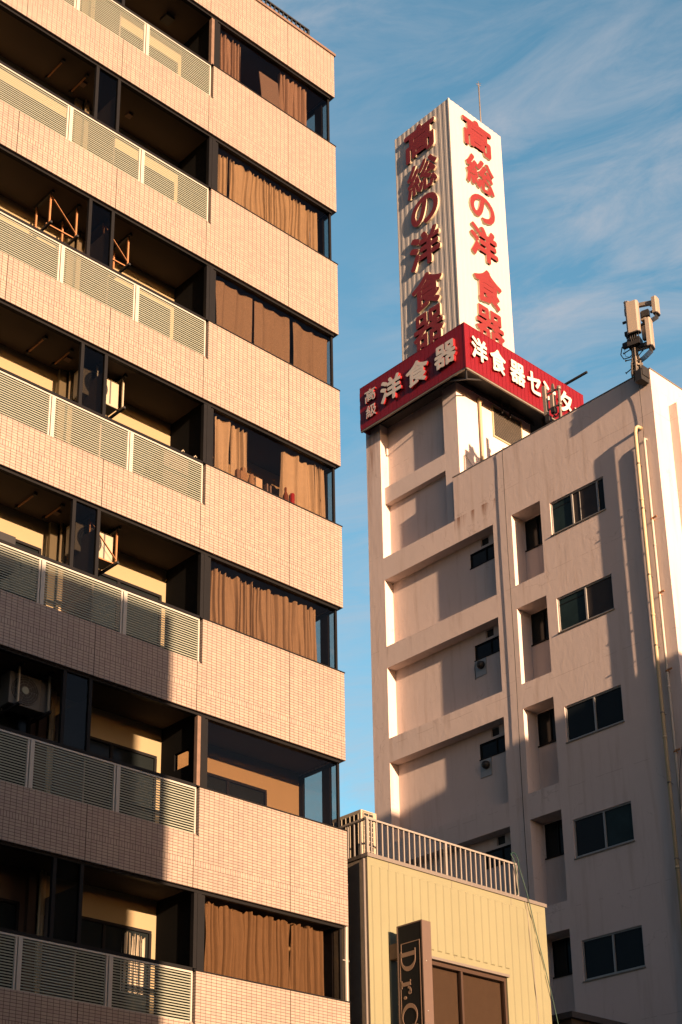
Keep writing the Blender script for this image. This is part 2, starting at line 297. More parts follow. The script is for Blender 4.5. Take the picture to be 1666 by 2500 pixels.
# ------------------------------------------------------------------ mesh helpers
class MB:
    def __init__(s): s.bm = bmesh.new(); s.mats = []
    def box(s, x0, x1, y0, y1, z0, z1):
        v = [s.bm.verts.new(c) for c in ((x0,y0,z0),(x1,y0,z0),(x1,y1,z0),(x0,y1,z0),(x0,y0,z1),(x1,y0,z1),(x1,y1,z1),(x0,y1,z1))]
        for f in ((3,2,1,0),(4,5,6,7),(0,1,5,4),(1,2,6,5),(2,3,7,6),(3,0,4,7)): s.bm.faces.new([v[i] for i in f])
        return s
    def obox(s, c, ax, ay, az, hx, hy, hz):
        c = Vector(c); ax = Vector(ax).normalized() * hx; ay = Vector(ay).normalized() * hy; az = Vector(az).normalized() * hz
        v = [s.bm.verts.new(c + i * ax + j * ay + k * az) for k in (-1, 1) for (i, j) in ((-1,-1),(1,-1),(1,1),(-1,1))]
        for f in ((3,2,1,0),(4,5,6,7),(0,1,5,4),(1,2,6,5),(2,3,7,6),(3,0,4,7)): s.bm.faces.new([v[i] for i in f])
        return s
    def bar(s, p, q, w, h=None, up=(0,0,1)):
        p = Vector(p); q = Vector(q); d = q - p; h = h or w; u = Vector(up)
        if abs(d.normalized().dot(u)) > 0.98: u = Vector((0,1,0))
        sd = d.cross(u).normalized(); u = sd.cross(d).normalized()
        return s.obox((p+q)/2, d, sd, u, d.length/2, w/2, h/2)
    def prism(s, pts, f0, f1):
        """polygon pts (2-D) mapped by f0 / f1 to the two end caps"""
        a = [s.bm.verts.new(f0(*p)) for p in pts]; b = [s.bm.verts.new(f1(*p)) for p in pts]
        s.bm.faces.new(a); s.bm.faces.new(b[::-1]); n = len(pts)
        for i in range(n): s.bm.faces.new([a[i], b[i], b[(i+1)%n], a[(i+1)%n]][::-1])
        return s
    def tube(s, path, r, n=8, cap=True):
        path = [Vector(p) for p in path]; rings = []
        rs = r if isinstance(r, (list, tuple)) else [r]*len(path)
        prev = None
        for i, p in enumerate(path):
            d = (path[min(i+1, len(path)-1)] - path[max(i-1, 0)]).normalized()
            if prev is None:
                u = Vector((0,0,1)) if abs(d.z) < 0.9 else Vector((1,0,0))
            else: u = prev
            a = d.cross(u)
            if a.length < 1e-4: a = d.cross(Vector((0.3,1,0.2)))
            a.normalize(); b = a.cross(d).normalized(); prev = b
            rings.append([s.bm.verts.new(p + rs[i]*(math.cos(t)*a + math.sin(t)*b)) for t in [2*math.pi*k/n for k in range(n)]])
        for A, B in zip(rings, rings[1:]):
            for k in range(n):
                f = s.bm.faces.new([A[k], A[(k+1)%n], B[(k+1)%n], B[k]]); f.smooth = True
        if cap:
            s.bm.faces.new(rings[0][::-1]); s.bm.faces.new(rings[-1])
        return s
    def lathe(s, c, prof, n=14):
        c = Vector(c); rings = []
        for r, z in prof: rings.append([s.bm.verts.new(c + Vector((r*math.cos(t), r*math.sin(t), z))) for t in [2*math.pi*k/n for k in range(n)]])
        for A, B in zip(rings, rings[1:]):
            for k in range(n):
                f = s.bm.faces.new([A[k], A[(k+1)%n], B[(k+1)%n], B[k]]); f.smooth = True
        s.bm.faces.new(rings[0][::-1]); s.bm.faces.new(rings[-1])
        return s
    def quad(s, a, b, c, d):
        s.bm.faces.new([s.bm.verts.new(p) for p in (a, b, c, d)]); return s
    def build(s, name, mat, parent=None, weld=False):
        bm = s.bm
        if weld: bmesh.ops.remove_doubles(bm, verts=bm.verts, dist=1e-5)
        bmesh.ops.recalc_face_normals(bm, faces=bm.faces)
        off = Vector((0,0,0))
        if parent is not None:
            off = Vector(parent['_o'])
        else:
            cs = [v.co for v in bm.verts]
            off = Vector(((min(c.x for c in cs)+max(c.x for c in cs))/2, (min(c.y for c in cs)+max(c.y for c in cs))/2, min(c.z for c in cs)))
        for v in bm.verts: v.co -= off
        me = bpy.data.meshes.new(name); bm.to_mesh(me); bm.free()
        me.materials.append(mat)
        o = bpy.data.objects.new(name, me); COL.objects.link(o)
        if parent is not None: o.parent = parent
        else: o.location = off
        o['_o'] = tuple(off)
        return o
def tag(o, label, cat, group=None, kind=None):
    if label: o['label'] = label
    if cat: o['category'] = cat
    if group: o['group'] = group
    if kind: o['kind'] = kind
    return o
def thing(name, loc, label, cat, group=None):
    o = bpy.data.objects.new(name, None); COL.objects.link(o); o.location = loc; o['_o'] = tuple(loc)
    o.empty_display_size = 0.3
    return tag(o, label, cat, group)
def copy_tree(root, loc, label=None):
    r = root.copy(); COL.objects.link(r); r.location = loc
    if label: r['label'] = label
    for ch in list(root.children):
        c = ch.copy(); COL.objects.link(c); c.parent = r
        for g in list(ch.children):
            d = g.copy(); COL.objects.link(d); d.parent = c
    return r

def holed_wall(mb, org, ud, vd, nd, u0, u1, v0, v1, holes):
    """a wall face with openings; each hole (u0,u1,v0,v1,depth,sub) gets reveals, and a back panel unless sub is None"""
    org = Vector(org); ud = Vector(ud); vd = Vector(vd); nd = Vector(nd)
    P = lambda u, v, d=0: org + ud*u + vd*v + nd*d
    us = sorted({u0, u1, *[h[0] for h in holes], *[h[1] for h in holes]}); vv = sorted({v0, v1, *[h[2] for h in holes], *[h[3] for h in holes]})
    for a, b in zip(us, us[1:]):
        for c, d in zip(vv, vv[1:]):
            mu_, mv_ = (a+b)/2, (c+d)/2
            if any(h[0] < mu_ < h[1] and h[2] < mv_ < h[3] for h in holes): continue
            mb.quad(P(a,c), P(b,c), P(b,d), P(a,d))
    for h in holes:
        a, b, c, d, dep, sub = h
        for (p, q) in (((a,c),(b,c)), ((b,c),(b,d)), ((b,d),(a,d)), ((a,d),(a,c))):
            mb.quad(P(*p), P(*q), P(*q, dep), P(*p, dep))
        if sub is not None:
            holed_wall(mb, P(0,0,dep), ud, vd, nd, a, b, c, d, sub)

# text from Blender's built-in font, turned into a mesh and fitted in a box on a plane
def letter_mesh(ch):
    cu = bpy.data.curves.new("t", 'FONT'); cu.body = ch; cu.size = 1.0; cu.extrude = 0.5; cu.resolution_u = 5
    ob = bpy.data.objects.new("t", cu); COL.objects.link(ob)
    bpy.context.view_layer.update()
    dg = bpy.context.evaluated_depsgraph_get()
    me = bpy.data.meshes.new_from_object(ob.evaluated_get(dg))
    bpy.data.objects.remove(ob); bpy.data.curves.remove(cu)
    return me
def letter(ch, parent, org, ud, vd, nd, w, h, depth, face, side, name="character", bold=0.022):
    """org: lower-left corner on the wall, ud/vd: right/up on the wall, nd: out of the wall.
    The strokes are thickened with rounded ends by laying shifted copies over each other, each a hair prouder."""
    src = letter_mesh(ch)
    xs = [v.co.x for v in src.vertices]; ys = [v.co.y for v in src.vertices]
    x0, x1, y0, y1 = min(xs), max(xs), min(ys), max(ys)
    org = Vector(org); ud = Vector(ud); vd = Vector(vd); nd = Vector(nd); off = Vector(parent['_o'])
    r = bold * min(w, max(h, 0.25)); n = 10
    kw = (w - 2*r)/(x1-x0); kh = max(0.01, h - 2*r)/(y1-y0)
    verts = []; faces = []
    for i in range(n):
        a = 2*math.pi*i/n; dx, dy = r*math.cos(a), r*math.sin(a); base = len(verts); lift = 0.0004*i
        for v in src.vertices:
            verts.append(org + ud*(r + dx + (v.co.x-x0)*kw) + vd*(r + dy + (v.co.y-y0)*kh) + nd*((v.co.z+0.5)*depth + (lift if v.co.z > 0 else -lift)) - off)
        for p in src.polygons: faces.append([base+k for k in p.vertices])
    bpy.data.meshes.remove(src)
    me = bpy.data.meshes.new(name); me.from_pydata(verts, [], faces)
    me.materials.append(face); me.materials.append(side)
    if ud.cross(vd).dot(nd) < 0: me.flip_normals()
    me.update()
    for p in me.polygons: p.material_index = 0 if abs(p.normal.dot(nd)) > 0.7 else 1
    o = bpy.data.objects.new(name, me); COL.objects.link(o); o.parent = parent; o['_o'] = tuple(off)
    return o

# ------------------------------------------------------------------ ground and the far side of the street
g = MB(); g.box(-4000, 4000, -4000, 4000, GZ - 1.0, GZ); tag(g.build('ground', M['asphalt']), None, None, kind='structure')
for (x0, x1, y0, y1, zt, lab) in (
        (-9.0, 11.38, -14.0, -0.6, 14.65, 'grey rendered building across the street behind the camera, shading the lower left facade'),
        (21.0, 62.0, -15.0, -0.6, 18.62, 'taller grey building across the street beyond the gap, shading the lower right wall')):
    b = thing('street_building', ((x0+x1)/2, (y0+y1)/2, GZ), lab, 'building', 'buildings across the street')
    plan = [(x0, y0), (x1 - (y1-y0)/7.0, y0), (x1, y1), (x0, y1)]      # flank slanted along the sunlight, shaped for an upright shadow edge
    m = MB(); m.prism(plan, lambda x, y: (x, y, GZ), lambda x, y: (x, y, zt - 0.15)); m.build('wall', M['street_wall'], b)
    m = MB(); m.prism(plan, lambda x, y: (x, y, zt - 0.15), lambda x, y: (x, y, zt)); m.build('roof_slab', M['street_wall'], b)
    for r in range(int((zt - GZ - 1) // 3)):
        for c in range(int((x1 - x0 - 1) // 3.2)):
            m = MB(); xx = x0 + 1.0 + 3.2*c; zz = GZ + 1.1 + 3.0*r
            m.box(xx, xx + 1.9, y1 + 0.003, y1 + 0.04, zz, zz + 1.3); m.build('window', M['winglass'], b)

# ------------------------------------------------------------------ the tiled apartment building
F = 18.75                     # front plane
XE = 17.81                    # right-hand end of the tiled bands
XL = 9.0
def ztop(k): return 22.474 - 2.996*(k-1)      # top of the opening of floor k
def zsill(k): return 24.158 - 2.996*k         # bottom of the opening of floor k
YB = 19.85                    # rear wall of the balconies
apt = thing('apartment_building', (13.5, 23.0, GZ), 'pink tiled apartment block with white louvred balconies and dark ribbon windows', 'building')
NF = 7
for k in range(NF):
    zs, zb = zsill(k), ztop(k+1)
    m = MB()
    pts = [(XL, zb), (XE, zb), (XE, zs), (14.598, zs), (14.598, zs-0.80), (XL, zs-0.80)]
    m.prism(pts, lambda x, z: (x, F, z), lambda x, z: (x, F+0.10, z))
    m.box(XE-0.10, XE, F+0.101, 27.0, zb, zs)
    m.build('tile_band', M['tile'], apt)
    m = MB(); m.box(14.55, XE+0.012, F-0.012, F+0.14, zs+0.002, zs+0.022); m.box(XE-0.13, XE+0.012, F+0.14, 27.0, zs+0.002, zs+0.022)
    m.box(XL, 14.55, F+0.03, F+0.13, zs+0.004, zs+0.055)
    m.box(14.55, 14.60, F-0.01, F+0.05, zs-0.815, zs-0.803)
    m.build('sill_flashing', M['dark'], apt)
    # louvre panels between white posts
    yl = F + 0.045
    for (a, b) in ((XL, 9.895), (10.02, 11.43), (11.55, 12.97), (13.09, 14.53)):
        m = MB()
        n = 18; z1 = zs - 0.035; pitch = 0.0424
        for i in range(n):
            z = z1 - 0.012 - pitch*i
            jit = 0.0012*math.sin(i*2.7 + a)
            m.prism([(yl, z-0.0205+jit), (yl+0.006, z-0.019+jit), (yl+0.006, z-0.001), (yl+0.001, z)],
                    lambda y, zz: (a, y, zz), lambda y, zz: (b, y, zz))
        m.build('louvre_panel', M['louvre'], apt)
    m = MB(); m.box(XL, 14.555, yl-0.012, yl+0.024, zs-0.032, zs-0.003); m.box(XL, 14.555, yl-0.006, yl+0.02, zs-0.80, zs-0.782)
    m.box(14.53, 14.558, yl-0.012, yl+0.024, zs-0.782, zs-0.032)
    m.build('louvre_frame', M['post'], apt)
    for xp in (9.9575, 11.49, 13.03):
        m = MB(); m.box(xp-0.056, xp-0.024, yl-0.006, yl+0.026, zs-0.782, zs-0.032); m.box(xp-0.012, xp+0.056, yl-0.018, yl+0.026, zs-0.782, zs-0.010)
        m.build('louvre_post', M['post'], apt)
for k in range(NF):
    zs, zt = zsill(k), ztop(k)
    zf, zc = zt - 2.996 + 0.60, zt + 0.055          # floor and ceiling of the balcony
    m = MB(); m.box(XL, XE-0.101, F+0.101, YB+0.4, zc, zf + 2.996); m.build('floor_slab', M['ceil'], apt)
    m = MB()
    m.box(XL, 14.60, F+0.05, F+0.13, zt-0.045, zt-0.002); m.box(14.60, 17.73, F+0.05, F+0.13, zt-0.05, zt-0.002)
    m.box(12.0-0.012, 12.05, F+0.05, F+0.11, zs+0.056, zt-0.046); m.box(12.46, 12.52, F+0.05, F+0.11, zs+0.056, zt-0.046)
    m.box(14.645, 14.725, F+0.05, F+0.13, zs+0.023, zt-0.051); m.box(14.73, 14.80, F+0.07, F+0.12, zs+0.023, zt-0.051)
    m.build('window_frame', M['dark'], apt)
    m = MB(); m.box(12.05, 12.46, F+0.075, F+0.081, zs+0.056, zt-0.046); m.build('fixed_pane', M['smoke'], apt)
    # partition between the balcony and the glazed sun room
    m = MB()
    hole = [(19.10, 19.48, 9.68, 9.98)] if k == 5 else []
    zt2 = zc - 0.002
    if hole:
        ya, yb_, za, zb_ = hole[0]
        m.box(14.63, 14.70, F+0.14, ya, zf, zt2); m.box(14.63, 14.70, yb_, YB-0.002, zf, zt2); m.box(14.63, 14.70, ya, yb_, zf, za); m.box(14.63, 14.70, ya, yb_, zb_, zt2)
    else:
        m.box(14.63, 14.70, F+0.14, YB-0.002, zf, zt2)
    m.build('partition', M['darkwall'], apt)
    if hole:
        m = MB(); m.box(14.66, 14.666, ya, yb_, za, zb_); m.build('partition_pane', M['bronze'], apt)
    m = MB(); m.box(14.575, 14.643, F+0.055, F+0.135, zs+0.056, zt-0.047)
    m.build('partition_edge', M['edge'] if k in (0, 5) else M['dark'], apt)
    # rear wall with its sliding window openings
    m = MB()
    zw = zt - 0.46
    ops = [(10.1, 12.10, zf+0.05, zw, 0.06, []), (12.75, 14.54, zf+0.05, zw, 0.06, []), (15.2, 16.93, zf+0.05, zw, 0.06, [])]
    if k >= 5:  # lowest two left bays: shade painted in as a darker wall colour
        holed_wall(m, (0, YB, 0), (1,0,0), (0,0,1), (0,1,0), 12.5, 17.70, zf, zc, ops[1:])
        md = MB(); holed_wall(md, (0, YB, 0), (1,0,0), (0,0,1), (0,1,0), XL, 12.5, zf, zc, ops[:1]); md.build('balcony_wall', M['brown_and_shade'], apt)
    else:
        holed_wall(m, (0, YB, 0), (1,0,0), (0,0,1), (0,1,0), XL, 17.70, zf, zc, ops)
    m.build('balcony_wall', M['cream'], apt)
    for (a, b) in ((10.1, 12.10), (12.75, 14.54), (15.2, 16.93)):
        m = MB(); t = 0.045
        m.box(a, b, YB-0.012, YB+0.05, zw-t, zw+0.003); m.box(a-0.003, a+t, YB-0.012, YB+0.05, zf+0.06, zw-t); m.box(b-t, b+0.003, YB-0.012, YB+0.05, zf+0.06, zw-t)
        m.box((a+b)/2-0.03, (a+b)/2+0.03, YB-0.004, YB+0.05, zf+0.06, zw-t)
        w = m.build('sliding_window', M['dark'], apt)
        m = MB(); m.box(a+t, (a+b)/2-0.03, YB+0.02, YB+0.026, zf+0.06, zw-t); m.box((a+b)/2+0.03, b-t, YB+0.02, YB+0.026, zf+0.06, zw-t); m.build('pane', M['winglass'], w)
    # rain pipe, wall pier and the board between two flats
    m = MB(); m.box(12.20, 12.335, YB-0.09, YB-0.002, zf, zc-0.002); m.build('wall_pier', M['cream'] if k < 5 else M['brown_and_shade'], apt)  # pier darkened on the lowest two floors, shade put into its colour
    m = MB(); m.tube([(12.43, 19.76, zf), (12.43, 19.76, zc-0.002)], 0.052, 12); m.tube([(12.43, 19.76, zt-0.62), (12.43, 19.76, zt-0.59)], 0.06, 12)
    m.tube([(12.345+0.022, 19.70, zf), (12.345+0.022, 19.70, zc-0.002)], 0.02, 8)
    m.build('drain_pipe', M['pipe'], apt)
    m = MB(); m.box(12.485, 12.515, F+0.14, 19.80, zf, zc-0.40); m.build('divider_board', M['board'], apt)
    # glazed corner
    fr = MB(); z0, z1 = zs+0.023, zt-0.051
    fr.box(17.69, 17.735, F+0.085, F+0.13, z0, z1)                     # slim corner post
    fr.box(17.69, 17.735, 19.035, 19.24, z0, z1); fr.box(17.69, 17.735, 19.74, YB+0.5, z0, z1)
    fr.box(17.685, 17.74, F+0.131, YB+0.5, zt-0.05, zt-0.002)
    cw = fr.build('corner_window', M['dark'], apt)
    m = MB(); m.box(14.80, 17.69, F+0.098, F+0.104, z0, z1); m.build('pane', M['bronze'], cw)
    m = MB(); m.box(17.71, 17.716, F+0.13, 19.035, z0, z1); m.build('pane', M['clear'], cw)
    m = MB(); m.box(17.71, 17.716, 19.24, 19.74, z0, z1); m.build('pane', M['clear'], cw)
# roof band, coping, roof, core of the block
m = MB(); zb = ztop(0)
m.box(XL, XE, F, F+0.10, zb, 26.60); m.box(XE-0.10, XE, F+0.101, 27.0, zb, 26.60); m.build('tile_band', M['tile'], apt)
m = MB(); m.box(XL, XE+0.03, F-0.03, F+0.22, 26.602, 26.66); m.box(XE-0.2, XE+0.03, F+0.22, 27.0, 26.602, 26.66); m.build('coping', M['edge'], apt)
m = MB(); m.box(XL, XE-0.11, F+0.11, 27.0, 25.56, 25.9); m.build('roof', M['roofdark'], apt)
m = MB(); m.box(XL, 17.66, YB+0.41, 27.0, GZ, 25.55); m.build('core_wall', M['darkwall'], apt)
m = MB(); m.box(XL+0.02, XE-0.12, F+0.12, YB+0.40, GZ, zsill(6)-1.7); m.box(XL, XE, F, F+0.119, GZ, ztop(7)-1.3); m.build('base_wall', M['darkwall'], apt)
m = MB()
m.bar((XL, 18.92, 27.05), (17.25, 18.92, 27.05), 0.05, 0.035); m.bar((XL, 18.92, 26.72), (17.25, 18.92, 26.72), 0.05, 0.05)
m.bar((17.23, 18.92, 26.66), (17.23, 18.92, 27.05), 0.05)
m.build('roof_rail', M['blackmetal'], apt)
x = 17.12
while x > XL:
    m = MB(); m.bar((x, 18.92, 26.74), (x, 18.92, 27.035), 0.028); m.build('roof_rail_bar', M['blackmetal'], apt); x -= 0.118
# ceiling hatch on the top balcony
m = MB(); m.box(13.88, 14.08, 19.36, 19.57, ztop(0)-0.02, ztop(0)+0.052); m.build('ceiling_light', M['black'], apt)
for k, xx, yy in ((1, 12.09, 19.40), (1, 13.17, 19.46), (3, 12.13, 19.43), (4, 12.09, 19.44)):
    m = MB(); m.box(xx-0.055, xx+0.055, yy-0.055, yy+0.055, ztop(k)+0.02, ztop(k)+0.053); m.build('ceiling_light', M['edge'], apt)
m = MB(); m.tube([(17.95, 18.96, GZ), (17.945, 18.96, 7.0), (17.955, 18.96, 7.6), (17.95, 18.96, 8.8)], 0.04, 10)
for z in (4.0, 6.95, 8.3): m.box(17.85, 18.0, 18.94, 18.98, z, z+0.02)
m.build('drain_pipe', M['rail'], apt)

# ---- drying-rod hangers under the ceilings
def hanger():
    t = thing('rod_hanger', (0, 0, 0), None, 'rod hanger', 'drying rod hangers under the balcony ceilings')
    m = MB(); m.bar((0, -0.25, -0.03), (0, 0.25, -0.03), 0.022); m.build('arm', M['rust'], t)
    for y in (-0.26, 0.26):
        m = MB(); m.box(-0.03, 0.03, y-0.03, y+0.03, -0.05, 0.0); m.build('bracket', M['black'], t)
    return t
h0 = None
hl = {1: 'second balcony from the top', 3: 'fourth balcony from the top', 4: 'fifth balcony from the top'}
for k in (1, 3, 4):
    for (x, w) in ((11.515, 'left'), (12.03, 'right')):
        lab = '%s drying rod hanger on the ceiling of the %s' % (w, hl[k])
        loc = (x, 19.44, ztop(k) + 0.053)
        if h0 is None: h0 = hanger(); h0.location = loc; h0['label'] = lab
        else: copy_tree(h0, loc, lab)

# ---- ceiling brackets and outdoor units on the balconies
def bracket(diag):
    t = thing('ceiling_bracket', (0, 0, 0), None, 'bracket', 'steel ceiling brackets for air conditioners')
    for x in (-0.27, 0.27):
        m = MB(); m.bar((x, -0.30, -0.035), (x, 0.30, -0.035), 0.05, 0.05); m.build('ceiling_rail', M['black'], t)
        for y in (-0.22, 0.22):
            m = MB(); m.box(x-0.02, x+0.02, y-0.004, y+0.004, -0.66, -0.062); m.box(x-0.02, x-0.014, y-0.025, y-0.004, -0.66, -0.062); m.build('strap', M['rust'] if diag else M['acwhite'], t)
        m = MB(); m.bar((x, -0.29, -0.68), (x, 0.29, -0.68), 0.04, 0.04); m.build('foot_rail', M['black'], t)
    if diag:
        m = MB(); m.bar((-0.262, -0.235, -0.10), (0.262, -0.235, -0.62), 0.028, 0.01); m.build('brace', M['rust'], t)
        m = MB(); m.bar((-0.40, 0.18, -0.655), (0.31, 0.18, -0.655), 0.03, 0.02); m.build('cross_rail', M['rust'], t)
        m = MB(); m.bar((-0.30, -0.16, -0.655), (0.31, -0.16, -0.655), 0.03, 0.02); m.build('cross_rail', M['rust'], t)
    return t
def aircon(mat):
    t = thing('air_conditioner', (0, 0, 0), None, 'air conditioner', 'air conditioner outdoor units')
    w, d, h = 0.37, 0.14, 0.53
    m = MB(); m.box(-w, w, -d, d, 0, h); o = m.build('casing', mat, t)
    bv = o.modifiers.new('b', 'BEVEL'); bv.width = 0.012; bv.segments = 2
    cx = -0.10
    m = MB(); m.prism([(cx+0.235*math.cos(a), h/2+0.235*math.sin(a)) for a in [math.pi*2*i/28 for i in range(28)]], lambda x, z: (x, -d-0.001, z), lambda x, z: (x, -d-0.010, z)); fg = m.build('fan_grille', M['blackmetal'], t)
    m = MB()
    for r in (0.07, 0.115, 0.16, 0.2, 0.232):
        m.tube([(cx+r*math.cos(a), -d-0.014, h/2+r*math.sin(a)) for a in [math.pi*2*i/24 for i in range(25)]], 0.005, 5)
    for i in range(10):
        a = math.pi*2*i/10; m.bar((cx+0.05*math.cos(a), -d-0.012, h/2+0.05*math.sin(a)), (cx+0.232*math.cos(a), -d-0.012, h/2+0.232*math.sin(a)), 0.006)
    m.build('guard', M['acdark'], fg)
    m = MB(); m.prism([(cx+0.06*math.cos(a), h/2+0.06*math.sin(a)) for a in [math.pi*2*i/18 for i in range(18)]], lambda x, z: (x, -d-0.013, z), lambda x, z: (x, -d-0.024, z)); m.build('hub', M['louvre'], fg)
    m = MB(); m.box(0.18, 0.21, -d-0.004, -d-0.0005, 0.03, h-0.03); m.box(w+0.0005, w+0.006, -0.08, 0.08, 0.10, 0.40); m.build('service_cover', M['acdark'], t)
    return t
for (k, xc, diag, lab) in ((2, 11.73, True, 'empty rusty ceiling bracket left of the glass strip, third balcony down'),
                           (2, 12.83, True, 'empty rusty ceiling bracket right of the glass strip, third balcony down'),
                           (3, 12.85, False, 'pale ceiling bracket carrying the unit on the fourth balcony from the top'),
                           (4, 12.85, True, 'rusty braced ceiling bracket carrying the unit on the fifth balcony from the top'),
                           (5, 11.73, False, 'pale ceiling bracket carrying the shaded unit on the sixth balcony from the top')):
    b = bracket(diag); b.location = (xc, 19.42, ztop(k)+0.053); b['label'] = lab
for (k, xc, mat, lab) in ((3, 12.72, 'acwhite', 'cream air conditioner hanging in sun on the fourth balcony from the top'),
                          (4, 12.74, 'acwhite', 'cream air conditioner behind rusty braces on the fifth balcony from the top'),
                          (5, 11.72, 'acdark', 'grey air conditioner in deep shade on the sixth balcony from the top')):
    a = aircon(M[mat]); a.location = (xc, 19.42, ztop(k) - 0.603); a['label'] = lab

# ---- small things kept on the balconies
for (k, x, lab) in ((3, 14.15, 'pale clothes hook on the louvre rail of the fourth balcony, left one'), (3, 14.42, 'pale clothes hook on the louvre rail of the fourth balcony, right one')):
    m = MB(); zz = zsill(k)+0.05; m.tube([(x, 18.87, zz-0.03), (x, 18.86, zz+0.07), (x+0.03, 18.86, zz+0.11), (x+0.06, 18.86, zz+0.08)], 0.010, 6)
    tag(m.build('clothes_hook', M['acwhite']), lab, 'hook', 'clothes hooks on the louvre rail')
m = MB(); zz = zsill(4)
m.tube([(11.30, 19.1, zz-0.1), (11.30, 19.1, zz+0.16), (11.36, 19.1, zz+0.24), (11.44, 19.1, zz+0.24), (11.50, 19.1, zz+0.16), (11.50, 19.1, zz-0.1)], 0.014, 8)
tag(m.build('garden_hose', M['black']), 'black hose loop poking above the louvres of the fifth balcony', 'hose')
m = MB(); m.box(10.6, 11.12, 19.0, 19.3, zsill(4)-0.3, zsill(4)+0.33); tag(m.build('storage_box', M['black']), 'black storage box at the far left of the fifth balcony', 'box')
m = MB(); m.box(14.68-0.62, 14.60, 19.25, 19.6, zsill(3)-0.5, zsill(3)+0.34); tag(m.build('cabinet', M['brown_and_shade']), 'dark brown cabinet in the right corner of the fourth balcony', 'cabinet')

# ---- curtains behind the glazing
def curtain(name, x0, x1, k, label, folds, mat='curtain', amp=0.028, y=18.99, dtop=0.06, slit=None, lean=0.0, seed=0, zbot=None, ztp=None, group='curtains in the corner windows'):
    r = random.Random(seed); zt = (ztop(k) - dtop) if ztp is None else ztp; zb = (zsill(k) - 0.25) if zbot is None else zbot
    nx = max(30, int((x1-x0)/0.008)); nzr = 18; amp *= 1.5; folds *= 1.45
    ph = [r.uniform(0, 6.28) for _ in range(5)]; fr_ = [folds*f for f in (1, 0.53, 1.71, 2.9, 0.27)]
    m = MB(); rows = []
    for j in range(nzr+1):
        v = j/nzr; row = []
        for i in range(nx+1):
            u = i/nx
            wob = 0.06*math.sin(3*v+ph[4])/folds*4 + 0.02*math.sin(7*v + 9*u + ph[2])
            s = 2*math.pi*(u + wob*0.35 + 0.035*math.sin(5.3*u*(1+fr_[4]*0.1)+ph[0]) + 0.018*math.sin(13.0*u+ph[1]) + 0.012*math.sin(2.2*v+23*u))
            dy = amp*(0.75*math.sin(fr_[0]*s+ph[0]) + 0.45*math.sin(fr_[1]*s+ph[1]+1.5*v) + 0.28*math.sin(fr_[2]*s+ph[2]-v) + 0.12*v*math.sin(fr_[3]*s+ph[3]))
            sag = 0.018*math.sin(fr_[0]*s*0.5+ph[3]) + 0.022*math.sin(fr_[4]*s+ph[1]) + 0.012*math.sin(fr_[2]*s)
            z = zt - (1-v)*0 - v*(zt-zb) + (1-v)*sag
            x = x0 + (x1-x0)*u + lean*v*(u-0.5)*2 + 0.012*math.sin(fr_[0]*s+1.2)
            row.append(m.bm.verts.new((x, y+dy, z)))
        rows.append(row)
    for A, B in zip(rows, rows[1:]):
        for i in range(nx):
            u = i/nx
            f = m.bm.faces.new([A[i], A[i+1], B[i+1], B[i]]); f.smooth = True
    if mat == 'curtain' and k in (0, 1, 4, 6): mat = 'curtain%d' % k
    o = m.build(name, M[mat])
    return tag(o, label, 'curtain', group)
W = 'corner window'
curtain('curtain', 14.93, 15.46, 0, 'short bunched curtain at the left side of the topmost corner window', 4.5, seed=1, lean=-0.01)
curtain('curtain', 16.46, 17.22, 0, 'bunched curtain right of the grey board in the topmost corner window', 5.5, seed=2, amp=0.035)
curtain('curtain', 14.93, 15.18, 1, 'narrow curtain strip at the left edge of the second corner window from the top', 2.0, seed=3, amp=0.02, dtop=0.10)
curtain('curtain', 15.21, 17.28, 1, 'wide closed curtain filling the second corner window from the top', 15, seed=4, amp=0.02, dtop=0.07)
curtain('curtain', 17.29, 17.46, 1, 'narrow curtain strip at the right edge of the second corner window from the top', 1.5, seed=5, amp=0.02, dtop=0.10, lean=0.03)
sp_ = ((14.93, 15.79, 'left'), (15.85, 16.71, 'middle'), (16.81, 17.70, 'right'))
for i, (a, b, w) in enumerate(sp_):
    curtain('window_shade', a, b, 2, '%s one of three brown woven shades in the third corner window down' % w, 1.6, 'shade', 0.018, seed=10+i, dtop=0.02, group='woven shades in the third corner window')
curtain('curtain', 14.93, 15.32, 3, 'smooth beige curtain at the left end of the fourth corner window, above the clutter', 1.6, seed=6, amp=0.03, dtop=0.07, lean=-0.03)
curtain('curtain', 15.34, 15.73, 3, 'folded beige curtain beside the dark gap in the fourth corner window from the top', 2.6, seed=7, amp=0.032, dtop=0.07, lean=0.02)
curtain('curtain', 16.55, 17.30, 3, 'wide smooth curtain right of the dark gap, above the red bottle', 2.3, seed=8, amp=0.03, dtop=0.09, lean=0.05)
curtain('curtain', 17.33, 17.57, 3, 'gathered curtain at the right end of the fourth corner window from the top', 2.8, seed=9, amp=0.025, dtop=0.05, lean=0.03)
curtain('curtain', 14.93, 16.18, 4, 'left half of the closed curtains in the fifth corner window from the top', 9, seed=21, amp=0.026, dtop=0.14)
curtain('curtain', 16.19, 17.33, 4, 'right half of the closed curtains in the fifth corner window from the top', 8, seed=22, amp=0.026, dtop=0.13, lean=0.02)
curtain('curtain', 14.94, 16.70, 6, 'wide brown curtain in the lowest corner window, beside the yellow shop', 12, seed=23, amp=0.024, dtop=0.10)
curtain('curtain', 16.73, 17.43, 6, 'narrower brown curtain at the right of the lowest corner window', 6, seed=24, amp=0.03, dtop=0.11, lean=0.02)
curtain('curtain', 13.98, 14.42, 6, 'small pale sunlit curtain in the rear window of the lowest balcony', 5, 'sheer', 0.018, YB+0.008, seed=25, ztp=ztop(6)-0.56, zbot=ztop(6)-1.5)
